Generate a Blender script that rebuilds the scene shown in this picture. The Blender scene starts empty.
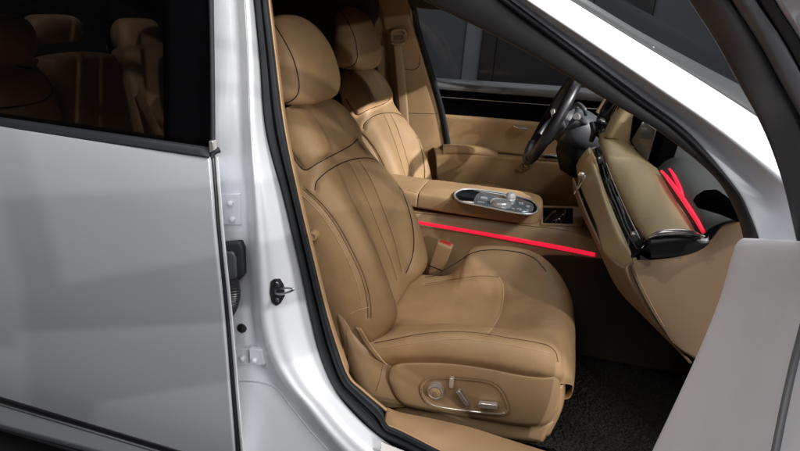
import bpy, math, random
import numpy as np
from mathutils import Vector, Matrix, noise
from mathutils.bvhtree import BVHTree
random.seed(7); rng = np.random.default_rng(7)
S = bpy.context.scene
COL = S.collection
# ------------------------------------------------------------------ camera (world: +X car front, +Y across the car, Z up, metres)
CAM = np.array([0.627, -1.072, 1.280]); FPX = 619.3
def basis(yaw, p, roll):
    f = np.array([-math.sin(yaw)*math.cos(p), math.cos(yaw)*math.cos(p), -math.sin(p)])
    r = np.cross(f, [0, 0, 1]); r /= np.linalg.norm(r); u = np.cross(r, f)
    c, s = math.cos(roll), math.sin(roll)
    return c*r+s*u, -s*r+c*u, f
CR, CU, CF = basis(*[math.radians(a) for a in (12.857, 19.697, 4.661)])
cd = bpy.data.cameras.new('camera'); cam = bpy.data.objects.new('camera', cd); COL.objects.link(cam)
cd.sensor_width = 36; cd.lens = FPX*36/800; cd.clip_start = 0.01; cd.clip_end = 200
cam.matrix_world = Matrix(((CR[0], CU[0], -CF[0], CAM[0]), (CR[1], CU[1], -CF[1], CAM[1]), (CR[2], CU[2], -CF[2], CAM[2]), (0, 0, 0, 1)))
S.camera = cam
def ray(px, py): return CF + CR*(px-400)/FPX - CU*(py-225.5)/FPX
def P(px, py, y): d = ray(px, py); return CAM + d*(y-CAM[1])/d[1]        # point seen at a pixel, on the plane Y = y
def PX(px, py, x): d = ray(px, py); return CAM + d*(x-CAM[0])/d[0]
def PZ(px, py, z): d = ray(px, py); return CAM + d*(z-CAM[2])/d[2]
def PL(pts): return [P(*p) for p in pts]

# ------------------------------------------------------------------ materials
def mat(name, col, rough=.5, metal=0, coat=0, spec=.5, noise=0, wr=0, wrs=40, nscale=30, bump=0, bscale=300, emit=None, es=0, btype='noise', sheen=0, stretch=None, roughvar=0):
    m = bpy.data.materials.new(name); m.use_nodes = True; nt = m.node_tree; N = nt.nodes; L = nt.links
    b = N['Principled BSDF']
    b.inputs['Base Color'].default_value = (*col, 1); b.inputs['Roughness'].default_value = rough; b.inputs['Metallic'].default_value = metal
    b.inputs['Coat Weight'].default_value = coat; b.inputs['Coat Roughness'].default_value = .04; b.inputs['Specular IOR Level'].default_value = spec
    b.inputs['Sheen Weight'].default_value = sheen
    tc = N.new('ShaderNodeTexCoord'); src = tc.outputs['Object']
    if stretch:
        mp = N.new('ShaderNodeMapping'); mp.inputs['Scale'].default_value = stretch; L.new(src, mp.inputs['Vector']); src = mp.outputs[0]
    if noise or roughvar:
        n = N.new('ShaderNodeTexNoise'); n.inputs['Scale'].default_value = nscale; n.inputs['Detail'].default_value = 6; L.new(src, n.inputs['Vector'])
    if noise:
        r = N.new('ShaderNodeMapRange'); r.inputs[1].default_value = .3; r.inputs[2].default_value = .7; r.inputs[3].default_value = 1-noise; r.inputs[4].default_value = 1+noise
        L.new(n.outputs['Fac'], r.inputs[0])
        mx = N.new('ShaderNodeVectorMath'); mx.operation = 'SCALE'; mx.inputs[0].default_value = col; L.new(r.outputs[0], mx.inputs['Scale']); L.new(mx.outputs[0], b.inputs['Base Color'])
    if roughvar:
        r2 = N.new('ShaderNodeMapRange'); r2.inputs[1].default_value = .3; r2.inputs[2].default_value = .7; r2.inputs[3].default_value = rough-roughvar; r2.inputs[4].default_value = rough+roughvar
        L.new(n.outputs['Fac'], r2.inputs[0]); L.new(r2.outputs[0], b.inputs['Roughness'])
    if bump:
        bp = N.new('ShaderNodeBump'); bp.inputs['Strength'].default_value = bump; bp.inputs['Distance'].default_value = .001
        if btype == 'voronoi':
            v = N.new('ShaderNodeTexVoronoi'); v.inputs['Scale'].default_value = bscale; L.new(src, v.inputs['Vector']); L.new(v.outputs['Distance'], bp.inputs['Height'])
        else:
            v = N.new('ShaderNodeTexNoise'); v.inputs['Scale'].default_value = bscale; v.inputs['Detail'].default_value = 4; L.new(src, v.inputs['Vector']); L.new(v.outputs['Fac'], bp.inputs['Height'])
        L.new(bp.outputs[0], b.inputs['Normal'])
        if wr:                                                       # creases and uneven hide
            n3 = N.new('ShaderNodeTexNoise'); n3.inputs['Scale'].default_value = wrs; n3.inputs['Detail'].default_value = 8; n3.inputs['Roughness'].default_value = .62; n3.inputs['Distortion'].default_value = .6; L.new(src, n3.inputs['Vector'])
            b2 = N.new('ShaderNodeBump'); b2.inputs['Strength'].default_value = wr; b2.inputs['Distance'].default_value = .004; L.new(n3.outputs['Fac'], b2.inputs['Height']); L.new(bp.outputs[0], b2.inputs['Normal']); L.new(b2.outputs[0], b.inputs['Normal'])
    if emit:
        b.inputs['Emission Color'].default_value = (*emit, 1); b.inputs['Emission Strength'].default_value = es
    return m
def glass(name, tint, refl=1.0, rough=0.0):
    m = bpy.data.materials.new(name); m.use_nodes = True; nt = m.node_tree; N = nt.nodes; L = nt.links; N.clear()
    o = N.new('ShaderNodeOutputMaterial'); mix = N.new('ShaderNodeMixShader'); t = N.new('ShaderNodeBsdfTransparent'); g = N.new('ShaderNodeBsdfGlossy'); fr = N.new('ShaderNodeFresnel')
    t.inputs[0].default_value = (*tint, 1); g.inputs[0].default_value = (refl, refl, refl, 1); g.inputs['Roughness'].default_value = rough; fr.inputs[0].default_value = 1.5
    L.new(fr.outputs[0], mix.inputs[0]); L.new(t.outputs[0], mix.inputs[1]); L.new(g.outputs[0], mix.inputs[2]); L.new(mix.outputs[0], o.inputs[0])
    return m
LEA = (.415, .262, .134)
M = dict(
    leather=mat('tan_leather', LEA, .52, spec=.42, bump=.3, bscale=520, btype='voronoi', noise=.08, nscale=11, roughvar=.10, wr=.22, wrs=38),
    leather2=mat('perforated_tan_leather', (.435, .29, .17), .52, bump=.35, bscale=420, btype='voronoi', noise=.06, nscale=7),
    pad=mat('dash_leather', (.375, .28, .155), .45, wr=.15, wrs=60, bump=.35, bscale=500, btype='voronoi', noise=.03, nscale=8),
    plastic=mat('tan_plastic', (.39, .25, .135), .42, bump=.15, bscale=900, noise=.03, nscale=12),
    trim=mat('light_tan_edge_trim', (.44, .28, .15), .5),
    brown_and_shade=mat('brown_trim_shaded_tan', (.21, .135, .078), .55, bump=.15, bscale=600, btype='voronoi'),  # also darkens the tan dash end panel to carry its shade
    piping=mat('dark_piping', (.030, .022, .020), .5),
    stitch=mat('tan_stitching', (.15, .09, .045), .7),
    seamlite=mat('light_stitching', (.62, .44, .27), .7),
    paint=mat('white_paint', (.70, .72, .765), .42, metal=.1, coat=.5, bump=.02, bscale=1500),
    silver=mat('silver_white_paint', (.58, .605, .65), .28, metal=.35, coat=1, noise=.012, nscale=3, bump=.03, bscale=2500),
    inner=mat('door_shell_grey', (.74, .745, .81), .5, bump=.08, bscale=500, noise=.03, nscale=10),
    black=mat('black_plastic', (.012, .012, .014), .38, bump=.1, bscale=700),
    flat=mat('matt_black', (.0025, .0025, .003), .95, spec=0),
    gloss=mat('piano_black', (.006, .007, .009), .08, coat=1),
    rubber=mat('black_rubber', (.016, .018, .022), .6, spec=.35, bump=.15, bscale=500),
    rubber2=mat('grey_rubber', (.12, .125, .135), .42, bump=.1, bscale=400),
    dgrey=mat('dark_grey_plastic', (.055, .058, .062), .42, bump=.15, bscale=800),
    pillar=mat('black_pillar_trim', (.020, .020, .022), .55, bump=.2, bscale=800),
    chrome=mat('chrome', (.80, .80, .80), .12, metal=1),
    bright=mat('bright_metal', (.80, .79, .78), .22, metal=.55, coat=.6),
    satin=mat('satin_metal', (.70, .67, .64), .26, metal=.75),
    steel=mat('zinc_steel', (.62, .63, .65), .3, metal=1, noise=.1, nscale=60),
    panel=mat('blue_grey_gloss_panel', (.36, .40, .45), .16, coat=1, metal=.5, noise=.25, nscale=40),
    red=mat('red_light', (.8, .02, .05), .4, emit=(1.0, .016, .06), es=.75),
    redbtn=mat('red_button', (.62, .05, .04), .4),
    screen=mat('grey_screen', (.055, .057, .055), .22, coat=.6),
    softgrey=mat('grey_door_top', (.15, .15, .155), .5, bump=.15, bscale=800),
    topgrey=mat('grey_green_dash_top', (.065, .07, .067), .5, bump=.2, bscale=700),
    carpet=mat('black_carpet', (.012, .012, .012), .95, spec=.1, bump=.8, bscale=900, noise=.4, nscale=300),
    lining_shade=mat('brown_lining_with_shade', (.050, .034, .023), .9, spec=.15, bump=.4, bscale=900),  # dark colour stands in for shade along the console side
    coil=mat('black_coil_mat', (.016, .0155, .0145), .95, spec=.08, noise=.8, nscale=420),
    wall=mat('hall_wall_paint', (.10, .112, .13), .6, noise=.08, nscale=2),
    wall2=mat('hall_panel_grey', (.20, .215, .24), .5, noise=.05, nscale=2),
    wallk=mat('hall_panel_black', (.022, .023, .026), .4, noise=.1, nscale=2),
    floor=mat('hall_floor', (.015, .015, .017), .35, noise=.15, nscale=3),
    head=mat('headliner_cloth', (.10, .07, .045), .9, spec=.1, bump=.3, bscale=900),
    rleather=mat('rear_leather', (.40, .27, .17), .5, bump=.2, bscale=700, btype='voronoi', noise=.05, nscale=9),
    wind=glass('windscreen_glass', (.55, .58, .58)),
    tint=glass('dark_tinted_glass', (.38, .34, .31), .6),
    clear=glass('side_window_glass', (.80, .82, .84), .25),
)
# ------------------------------------------------------------------ mesh toolkit
def cr(pts, n, closed=False):
    p = np.asarray(pts, float); k = len(p)
    if k == 1: return np.repeat(p, n, 0)
    if closed: q = np.concatenate([p[-1:], p, p[:2]]); segs = k
    else: q = np.concatenate([2*p[:1]-p[1:2], p, 2*p[-1:]-p[-2:-1]]); segs = k-1
    t = np.linspace(0, segs, n, endpoint=not closed); i = np.minimum(t.astype(int), segs-1); f = (t-i).reshape(-1, *([1]*(p.ndim-1)))
    a, b, c, d = q[i], q[i+1], q[i+2], q[i+3]
    return .5*((2*b)+(c-a)*f+(2*a-5*b+4*c-d)*f*f+(3*b-a-3*c+d)*f**3)
class G:
    def __init__(s): s.v = []; s.f = []; s.m = []; s.mats = []; s.thin = []
    def mi(s, m):
        if m not in s.mats: s.mats.append(m)
        return s.mats.index(m)
    def add(s, V, F, m):
        o = len(s.v); s.v += [tuple(map(float, x)) for x in V]; k = s.mi(m)
        for f in F: s.f.append(tuple(o+i for i in f)); s.m.append(k)
    def grid(s, A, m, cu=False, cv=False):
        A = np.asarray(A); R, C = A.shape[:2]; F = []
        for i in range(R if cu else R-1):
            for j in range(C if cv else C-1):
                i2, j2 = (i+1) % R, (j+1) % C
                F.append((i*C+j, i*C+j2, i2*C+j2, i2*C+j))
        s.add(A.reshape(-1, 3), F, m)
    def patch(s, rows, m, nu=24, nv=24, cv=False):
        A = cr(np.array(rows, float), nu); A = np.swapaxes(cr(np.swapaxes(A, 0, 1), nv, cv), 0, 1)
        s.grid(A, m, cv=cv); return A
    def tube(s, pts, r, m, n=8, seg=None, closed=False, cap=True, smooth=True):
        p = cr(pts, seg or max(2, len(pts)*6), closed) if smooth else np.asarray(pts, float)
        k = len(p); rr = np.full(k, r, float) if np.isscalar(r) else np.interp(np.linspace(0, 1, k), np.linspace(0, 1, len(r)), r)
        t = np.gradient(p, axis=0) if not closed else np.roll(p, -1, 0)-np.roll(p, 1, 0)
        t /= np.linalg.norm(t, axis=1)[:, None]+1e-12
        u = np.cross(t[0], [0, 0, 1]);
        if np.linalg.norm(u) < .1: u = np.cross(t[0], [1, 0, 0])
        A = []
        for i in range(k):
            u = u-t[i]*np.dot(u, t[i]); u /= np.linalg.norm(u)+1e-12; w = np.cross(t[i], u)
            A.append([p[i]+rr[i]*(math.cos(a)*u+math.sin(a)*w) for a in np.linspace(0, 2*math.pi, n, endpoint=False)])
        o = len(s.v); s.grid(A, m, cu=closed, cv=True)
        if cap and not closed:
            kk = s.mi(m); s.f.append(tuple(o+j for j in range(n))[::-1]); s.m.append(kk); s.f.append(tuple(o+(k-1)*n+j for j in range(n))); s.m.append(kk)
    def prism(s, outline, d, m):
        o = np.asarray(outline, float); n = len(o); V = np.concatenate([o, o+np.asarray(d)])
        s.add(V, [tuple(range(n))[::-1], tuple(range(n, 2*n))]+[(i, (i+1) % n, n+(i+1) % n, n+i) for i in range(n)], m)
    def box(s, c, sz, m, R=None):
        c = np.asarray(c, float); h = np.asarray(sz, float)/2
        V = np.array([[x, y, z] for x in (-1, 1) for y in (-1, 1) for z in (-1, 1)])*h
        if R is not None: V = V@np.asarray(R).T
        s.add(V+c, [(0, 1, 3, 2), (4, 6, 7, 5), (0, 4, 5, 1), (2, 3, 7, 6), (0, 2, 6, 4), (1, 5, 7, 3)], m)
    def lathe(s, c, ax, prof, m, n=28):
        ax = np.asarray(ax, float)/np.linalg.norm(ax); u = np.cross(ax, [0.3, .2, .9]); u /= np.linalg.norm(u); w = np.cross(ax, u)
        A = [[np.asarray(c)+ax*h+r*(math.cos(a)*u+math.sin(a)*w) for a in np.linspace(0, 2*math.pi, n, endpoint=False)] for r, h in prof]
        s.grid(A, m, cv=True)
    def normals(s):
        V = np.array(s.v); N = np.zeros_like(V)
        F = np.array([f if len(f) == 4 else (f[0], f[1], f[2], f[2]) for f in s.f if len(f) in (3, 4)])
        n = np.cross(V[F[:, 2]]-V[F[:, 0]], V[F[:, 3]]-V[F[:, 1]])
        for k in range(4): np.add.at(N, F[:, k], n)
        return V, N/(np.linalg.norm(N, axis=1)[:, None]+1e-15)
    def surf(s, bv, px, n=60, closed=False):
        out = []
        for a, b in cr([(a, b) for a, b in px], n, closed):
            d = ray(a, b); d = d/np.linalg.norm(d); h = bv.ray_cast(Vector(CAM), Vector(d))
            if h[0] is not None: out.append(np.array(h[0]))
        return np.array(out)
    def groove(s, bv, lines, depth=.003, width=.006):                 # sinks a soft valley along each seam
        V, N = s.normals(); N *= np.sign((N*(CAM-V)).sum(1))[:, None]
        amt = np.zeros(len(V))
        for px in lines:
            L = s.surf(bv, px, 140)
            if len(L) < 4: continue
            for k in range(0, len(V), 4000):
                d = np.sqrt(((V[k:k+4000, None]-L[None])**2).sum(2)).min(1); amt[k:k+4000] = np.maximum(amt[k:k+4000], np.exp(-(d/width)**2))
        V -= N*(amt*depth)[:, None]; s.v = [tuple(x) for x in V]
    def rough(s, amp, freq, seed=0):
        V, N = s.normals(); N *= np.sign((N*(CAM-V)).sum(1))[:, None]
        h = np.array([noise.noise(Vector(v)*freq+Vector((seed, 0, 0)))+.5*noise.noise(Vector(v)*freq*2.3+Vector((0, seed, 0))) for v in s.v])
        V += N*(h*amp)[:, None]; s.v = [tuple(x) for x in V]
    def bvh(s): return BVHTree.FromPolygons(s.v, s.f)
    def lay(s, bv, px, r, m, n=None, off=.0006, fall=None, closed=False):      # a seam laid along the surface
        q = cr([(a, b) for a, b in px], n or max(10, len(px)*7), closed); out = []
        for a, b in q:
            d = ray(a, b); d = d/np.linalg.norm(d); h = bv.ray_cast(Vector(CAM), Vector(d))
            if h[0] is not None: out.append(np.array(h[0])-d*off)
        if len(out) > 3:
            out = np.array(out)
            if len(out) > 6: out[1:-1] = (out[:-2]+2*out[1:-1]+out[2:])/4
            k0 = len(s.v); s.tube(out, r, m, n=6, smooth=False, closed=False); s.thin += range(k0, len(s.v))
WL = {}
def link(o, parent, loc=(0, 0, 0)):
    COL.objects.link(o)
    if parent is not None: o.parent = parent; o.location = Vector(loc)-WL[parent.name]
    else: o.location = loc
    WL[o.name] = Vector(loc); return o
def empty(name, loc, parent=None, label=None, cat=None, group=None):
    o = bpy.data.objects.new(name, None); o.empty_display_size = .1; link(o, parent, loc)
    if label: o['label'] = label
    if cat: o['category'] = cat
    if group: o['group'] = group
    return o
def build(name, g, parent=None, loc=None, solid=0, bevel=0, sub=0, angle=40, label=None, off=-1):
    if solid:                                                         # thickness always grows inwards, away from the outside viewer
        V_, N_ = g.normals()
        if (N_*(CAM-V_)).sum(1).mean() < 0: g.f = [f[::-1] for f in g.f]
    me = bpy.data.meshes.new(name); V = np.array(g.v)
    if loc is None: loc = WL[parent.name] if parent is not None else Vector((0, 0, 0))
    V = V-np.array(loc)
    me.from_pydata([tuple(x) for x in V], [], g.f)
    for m in g.mats: me.materials.append(M[m])
    me.polygons.foreach_set('material_index', g.m); me.polygons.foreach_set('use_smooth', [True]*len(g.f)); me.update()
    me.set_sharp_from_angle(angle=math.radians(angle))
    o = bpy.data.objects.new(name, me); link(o, parent, loc)
    if solid: md = o.modifiers.new('thickness', 'SOLIDIFY'); md.thickness = solid; md.offset = off
    if solid and g.thin:                                              # seams keep their own thickness
        th = set(g.thin); vg = o.vertex_groups.new(name='sheet'); vg.add([i for i in range(len(g.v)) if i not in th], 1, 'REPLACE'); md.vertex_group = 'sheet'; md.thickness_vertex_group = 0
    if bevel: md = o.modifiers.new('bevel', 'BEVEL'); md.width = bevel; md.segments = 3; md.limit_method = 'ANGLE'; md.angle_limit = math.radians(35); md.harden_normals = False
    if sub: md = o.modifiers.new('sub', 'SUBSURF'); md.levels = sub; md.render_levels = sub
    if label: o['label'] = label
    return o
def copy_tree(o, parent):
    c = o.copy(); COL.objects.link(c); c.parent = parent; WL[c.name] = WL.get(o.name, Vector())
    for ch in list(o.children): copy_tree(ch, c)
    return c

# ================================================================== THE CAR
car = empty('car', (0.2, 0.93, 0), None, 'silver white sedan with its front door open on a tan leather cabin', 'car')

# ---------------------------------------------------------------- body side: B-pillar jamb and rocker
body = empty('body_side', (0, .08, .2), car)
def tum(py): return max(0, (150-py))*.0009
jrows = [(-30, (210, 213, 236, 243, 248, 251)), (0, (211, 213, 238, 245, 250, 254)), (60, (212, 214, 241, 248, 254, 260)), (130, (213.5, 217, 244, 250, 257, 266)),
         (198, (208, 219, 247, 254, 268, 284)), (258, (213, 225, 250, 258, 276, 298)), (318, (218, 230, 253, 262, 285, 311)), (355, (222, 234, 258, 271, 294, 320)),
         (385, (224, 236, 272, 288, 310, 332)), (405, (226, 237, 290, 305, 327, 346)), (430, (228, 238, 310, 325, 348, 371)), (452, (230, 238, 327, 345, 372, 402)), (485, (232, 238, 352, 376, 415, 460))]
g = G(); rows = []
for py, xs in jrows:
    t = tum(py); low = max(0, py-330)/150
    ys = (.062-.012*low, .062-.012*low, .060-.014*low, .030-.012*low, .046-.02*low, .088-.02*low)
    rows.append([P(x, py, y+t) for x, y in zip(xs, ys)])
rows = [[r[0], r[1], r[2]*.5+r[1]*.5, r[2], r[3], r[3]*.5+r[4]*.5+np.array([0, -.003, 0]), r[4], r[5]] for r in rows]
jamb = g.patch(rows, 'paint', 90, 64)
bj = g.bvh()
g.lay(bj, [(237, 381), (258, 382), (276, 388), (290, 405), (310, 430), (328, 450)], .0016, 'paint', off=.0002)
build('pillar_panel', g, body, solid=.004)
# thin second sheet line, hinge plates, bolts
def onsurf2(bv, pts):
    o = []
    for a, b in pts:
        d = ray(a, b); d = d/np.linalg.norm(d); h = bv.ray_cast(Vector(CAM), Vector(d)); o.append(np.array(h[0]) if h[0] is not None else P(a, b, .05))
    return o
def hinge(quad, bolts, y):
    e = G(); cq_ = np.mean(quad, 0); sf = min(q_[1] for q_ in onsurf2(bj, quad)); y = sf; q = [P(a, b, y-.004) for a, b in quad]; e.prism(q, (0, .014, 0), 'paint')
    o = build('hinge', e, body, bevel=.0015)
    for (a, b) in bolts:
        h = G(); c = P(a, b, y-.004); h.lathe(c, (0.1, -1, .1), [(0, .007), (.0042, .007), (.0055, .006), (.0058, .0), (.0085, .0005), (.009, -.003)], 'paint', 18); build('bolt', h, o)
hinge([(217, 194), (239, 194), (241, 225), (222, 225), (217, 218)], [(231, 203), (233, 219)], .060)
hinge([(234, 350), (248, 349), (249, 364), (236, 366)], [(243, 358)], .052)
hinge([(249, 349), (262, 350), (264, 365), (250, 365)], [(255, 360)], .050)
# wiring boot
g = G(); g.prism([P(a, b, .032) for a, b in ((221, 244), (239, 242), (242, 250), (243, 276), (238, 281), (224, 284))], (0, .02, 0), 'rubber')
bt = build('wiring_boot', g, body, bevel=.004)
g = G(); g.prism([P(a, b, .026) for a, b in ((222, 252), (232, 252), (235, 258), (236, 278), (232, 282), (224, 283))], (0, .012, 0), 'dgrey'); build('connector', g, bt, bevel=.004)
g = G(); pts = cr([P(a, b, y) for a, b, y in ((231, 280, .022), (233, 290, .014), (232, 300, .014), (229, 309, .018), (222, 318, .03))], 60)
g.tube(pts, list(.0155+.0009*np.sin(np.arange(120)*math.pi/2.5)), 'black', n=16, smooth=True, seg=120); build('bellows', g, bt)
g = G(); g.lathe(onsurf2(bj, [(242, 328)])[0]+np.array([0, -.001, 0]), (0, -1, .05), [(0, .004), (.007, .004), (.0105, .0025), (.0115, -.002)], 'black', 24); build('rubber_plug', g, body)
# striker
st = G(); st.prism([q_+np.array([-.001, -.003, 0]) for q_ in onsurf2(bj, ((271, 281), (275, 278), (280, 278), (284, 285), (285, 296), (281, 303), (277, 306), (272, 302), (270, 292)))], (0.004, .012, 0), 'black')
sy0 = onsurf2(bj, [(277, 292)])[0][1]
so = build('door_striker', st, body, bevel=.003)
g = G(); g.tube([P(274, 293, sy0), P(281, 294, sy0-.014), P(290, 291.5, sy0-.026), P(293.5, 289, sy0-.028), P(288, 287.8, sy0-.016), P(280, 289, sy0)], .0026, 'steel', 10, 40); g.lathe(P(277, 284, sy0-.004), (0, -1, 0), [(0, .003), (.004, .003), (.005, 0)], 'steel', 14); g.lathe(P(277, 300, sy0-.004), (0, -1, 0), [(0, .003), (.004, .003), (.005, 0)], 'steel', 14); build('striker_loop', g, so)

# opening weatherstrip and edge trim
outer = [(251, -30), (254, 0), (260, 60), (266, 130), (284, 198), (298, 258), (311, 318), (320, 357), (332, 387), (346, 405), (370, 430), (383, 439), (403, 448), (445, 470)]
inner = [(265, -30), (268, 0), (275, 58), (284, 128), (298, 196), (312, 255), (326, 312), (337, 348), (348, 377), (362, 391), (381, 408), (387, 424), (402, 431.5), (445, 453)]
g = G(); rows = []
for (a, b), (c, d) in zip(outer, inner):
    t = tum(b)
    R = []
    for f, y in ((-.08, .09), (0, .085), (.18, .070), (.42, .066), (.50, .076), (.56, .076), (.64, .062), (.86, .060), (1.0, .074), (1.02, .1)):
        R.append(P(a+(c-a)*f, b+(d-b)*f, y+t))
    rows.append(R)
g.patch(rows, 'rubber', 90, 40); build('weatherstrip', g, body, solid=.003)
g = G(); rows = []
for (a, b), (c, d) in zip(outer[:11], inner[:10]+[(386, 411)]):
    t = tum(b); n = np.array([c-a, d-b], float); n /= np.linalg.norm(n)
    R = [P(c+n[0]*k, d+n[1]*k, y+t) for k, y in ((-.8, .074), (.4, .070), (1.5, .072), (2.2, .082), (2.8, .12), (2.6, .20))]
    rows.append(R)
g.patch(rows, 'trim', 60, 20); build('pillar_edge_trim', g, body, solid=.002)
# inner pillar trim behind it (tan, faces the cabin)
g = G(); rows = []
for (a, b), (c, d) in zip(outer[:9], inner[:9]):
    t = tum(b); p = P(c, d, .10+t); rows.append([p+np.array([0, 0, 0]), p+np.array([-.03, .06, 0]), p+np.array([-.12, .07, 0]), p+np.array([-.2, .05, 0])])
g.patch(rows, 'plastic', 40, 16); build('pillar_inner_trim', g, body, solid=.003)

# sill trim, scuff plate, rocker
g = G(); top = [(387, 407), (400, 412), (430, 418), (470, 427), (505, 438), (540, 449), (600, 468)]; bot = [(384, 424), (400, 430), (418, 439), (440, 451), (470, 462), (520, 480), (590, 500)]
rows = []
for (a, b), (c, d) in zip(top, bot):
    p1 = P(a, b, .20); p0 = P(c, d, .075)
    rows.append([p1+np.array([0, .03, -.06]), p1+np.array([0, .006, -.008]), p1*.94+p0*.06, p1*.5+p0*.5+np.array([0, 0, .004]), p1*.1+p0*.9+np.array([0, 0, .002]), p0, p0+np.array([0, .006, -.02])])
g.patch(rows, 'plastic', 50, 28); build('sill_trim', g, body, solid=.004)
g = G(); g.prism([P(381.5, 441, .035), P(396, 447, .035), P(430, 461, .035), P(430, 480, .0), P(379, 456, .01)], (0, .004, -.006), 'satin'); build('scuff_plate', g, body, bevel=.002)
g = G(); g.patch([[(x, .085, .27), (x, .03, .275), (x, .0, .25), (x, 0.0, .22), (x, .05, .17)] for x in (.36, .5, .6, .9, 1.1)], 'paint', 12, 24); build('rocker', g, body, solid=.003)

# ---------------------------------------------------------------- A pillar, roof side
Aa = [[(380, -25, .27), (470, -35, .24), (490, -27, .20), (535, -22, .26), (555, -20, .30)],
      [(440, 8, .25), (511, 0, .21), (527, 0, .17), (570, 0, .23), (587, 0, .27)],
      [(520, 48, .21), (575, 48, .18), (590, 42, .14), (628, 36, .20), (640, 32, .24)],
      [(602, 97, .16), (640, 96, .14), (655, 86, .09), (690, 74, .15), (705, 67, .19)],
      [(657, 130, .12), (690, 134, .10), (720, 131, .05), (745, 109, .11), (755, 93, .15)],
      [(712, 174, .09), (735, 186, .07), (785, 184, .02), (790, 139, .07), (800, 118, .12)],
      [(736, 208, .08), (750, 213, .06), (815, 215, .0), (840, 170, .03), (850, 145, .1)],
      [(748, 245, .075), (762, 248, .055), (840, 260, .0), (870, 215, .0), (880, 180, .08)],
      [(752, 290, .075), (766, 292, .055), (840, 310, .0), (900, 280, .0), (910, 240, .08)]]
A = np.array([[P(*q) for q in r] for r in Aa]); nA = 80
ap = empty('windscreen_pillar', (1.0, .05, .95), car)
g = G(); rows = []
for r in A:
    i, b, w, e, m = r
    rows.append([b+np.array([0, .012, 0]), b, b*.65+w*.35+np.array([0, .012, 0]), b*.25+w*.75+np.array([0, .004, 0]), w, w*.85+e*.15+np.array([0, -.004, .003]), w*.5+e*.5+np.array([0, -.004, .006]), e*.9+w*.1, e, e+np.array([.004, .012, -.004])])
g.patch(rows, 'paint', nA, 60); build('outer_panel', g, ap, solid=.004)
g = G(); rows = []
for r in A:
    i, b, w, e, m = r
    n = (b-i)/np.linalg.norm(b-i)
    s0 = b-n*.022
    rows.append([s0, s0+n*.003+np.array([0, -.008, 0]), s0+n*.009+np.array([0, -.011, .0]), s0+n*.015+np.array([0, -.009, 0]), s0+n*.019+np.array([0, -.003, 0]), b+np.array([0, .004, 0])])
g.patch(rows, 'rubber', nA, 24); build('weatherstrip', g, ap, solid=.002)
g = G(); rows = []
for k, r in enumerate(A):
    i, b, w, e, m = r
    rows.append([i+np.array([.02, .09, .0]), i+np.array([0, .03, .0]), i, i*.6+b*.4+np.array([0, -.006, .0]), i*.12+b*.88+np.array([0, .002, 0])])
g.patch(rows, 'pillar', nA, 24); build('inner_trim', g, ap, solid=.003)
g = G(); rows = []
for r in A:
    i, b, w, e, m = r
    rows.append([e+np.array([0, .003, -.012]), e+np.array([.002, .002, .003]), e*.5+m*.5+np.array([0, 0, .006]), m, m+np.array([0.004, .006, -.02])])
g.patch(rows, 'dgrey', nA, 18); build('windscreen_moulding', g, ap, solid=.002)
for (a, b, y) in ((607, 21, .235), (655, 50.5, .19)):
    h = G(); h.box(P(a, b, y), (.016, .008, .007), 'satin', R=Matrix.Rotation(math.radians(33), 3, 'Y')); build('clip', h, ap, bevel=.002)

# roof, headliner, far roof rail, windscreen, bonnet of the shell
mir = lambda p: np.array([p[0], 1.86-p[1], p[2]])
rl = [A[1][4]+np.array([-.02, 0, .0]), np.array([.25, .33, 1.40]), np.array([-.1, .36, 1.435]), np.array([-.6, .37, 1.43]), np.array([-1.1, .40, 1.36])]
g = G(); g.patch([[p, p*.6+mir(p)*.4+np.array([0, 0, .03]), p*.4+mir(p)*.6+np.array([0, 0, .03]), mir(p)] for p in rl], 'silver', 30, 24); build('roof_panel', g, car, solid=.01)
g = G(); g.patch([[p+np.array([0, .0, -.03]), p*.6+mir(p)*.4+np.array([0, 0, .0]), p*.4+mir(p)*.6+np.array([0, 0, .0]), mir(p)+np.array([0, 0, -.03])] for p in rl], 'head', 30, 24); build('headliner', g, car, solid=.006)
side = [A[0][2], np.array([.2, .19, 1.385]), np.array([-.1, .18, 1.405]), np.array([-.6, .2, 1.40]), np.array([-1.1, .26, 1.33])]
for k, f in ((0, lambda p: p), (1, mir)):
    g = G(); g.patch([[f(p+np.array([0, .03, -.05])), f(p), f(p*.5+q*.5+np.array([0, -.015, .02])), f(q)] for p, q in zip(side, rl)], 'silver' if k == 0 else 'pillar', 30, 14); build('roof_rail', g, car, solid=.006)
ws = [A[k][4] for k in (1, 2, 3, 4, 5, 6)]
g = G(); g.patch([[p+np.array([0, .003, .001]), p*.75+mir(p)*.25+np.array([.06, 0, .03]), p*.5+mir(p)*.5+np.array([.08, 0, .04]), p*.25+mir(p)*.75+np.array([.06, 0, .03]), mir(p)] for p in ws], 'wind', 30, 30); build('windscreen', g, car)

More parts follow.
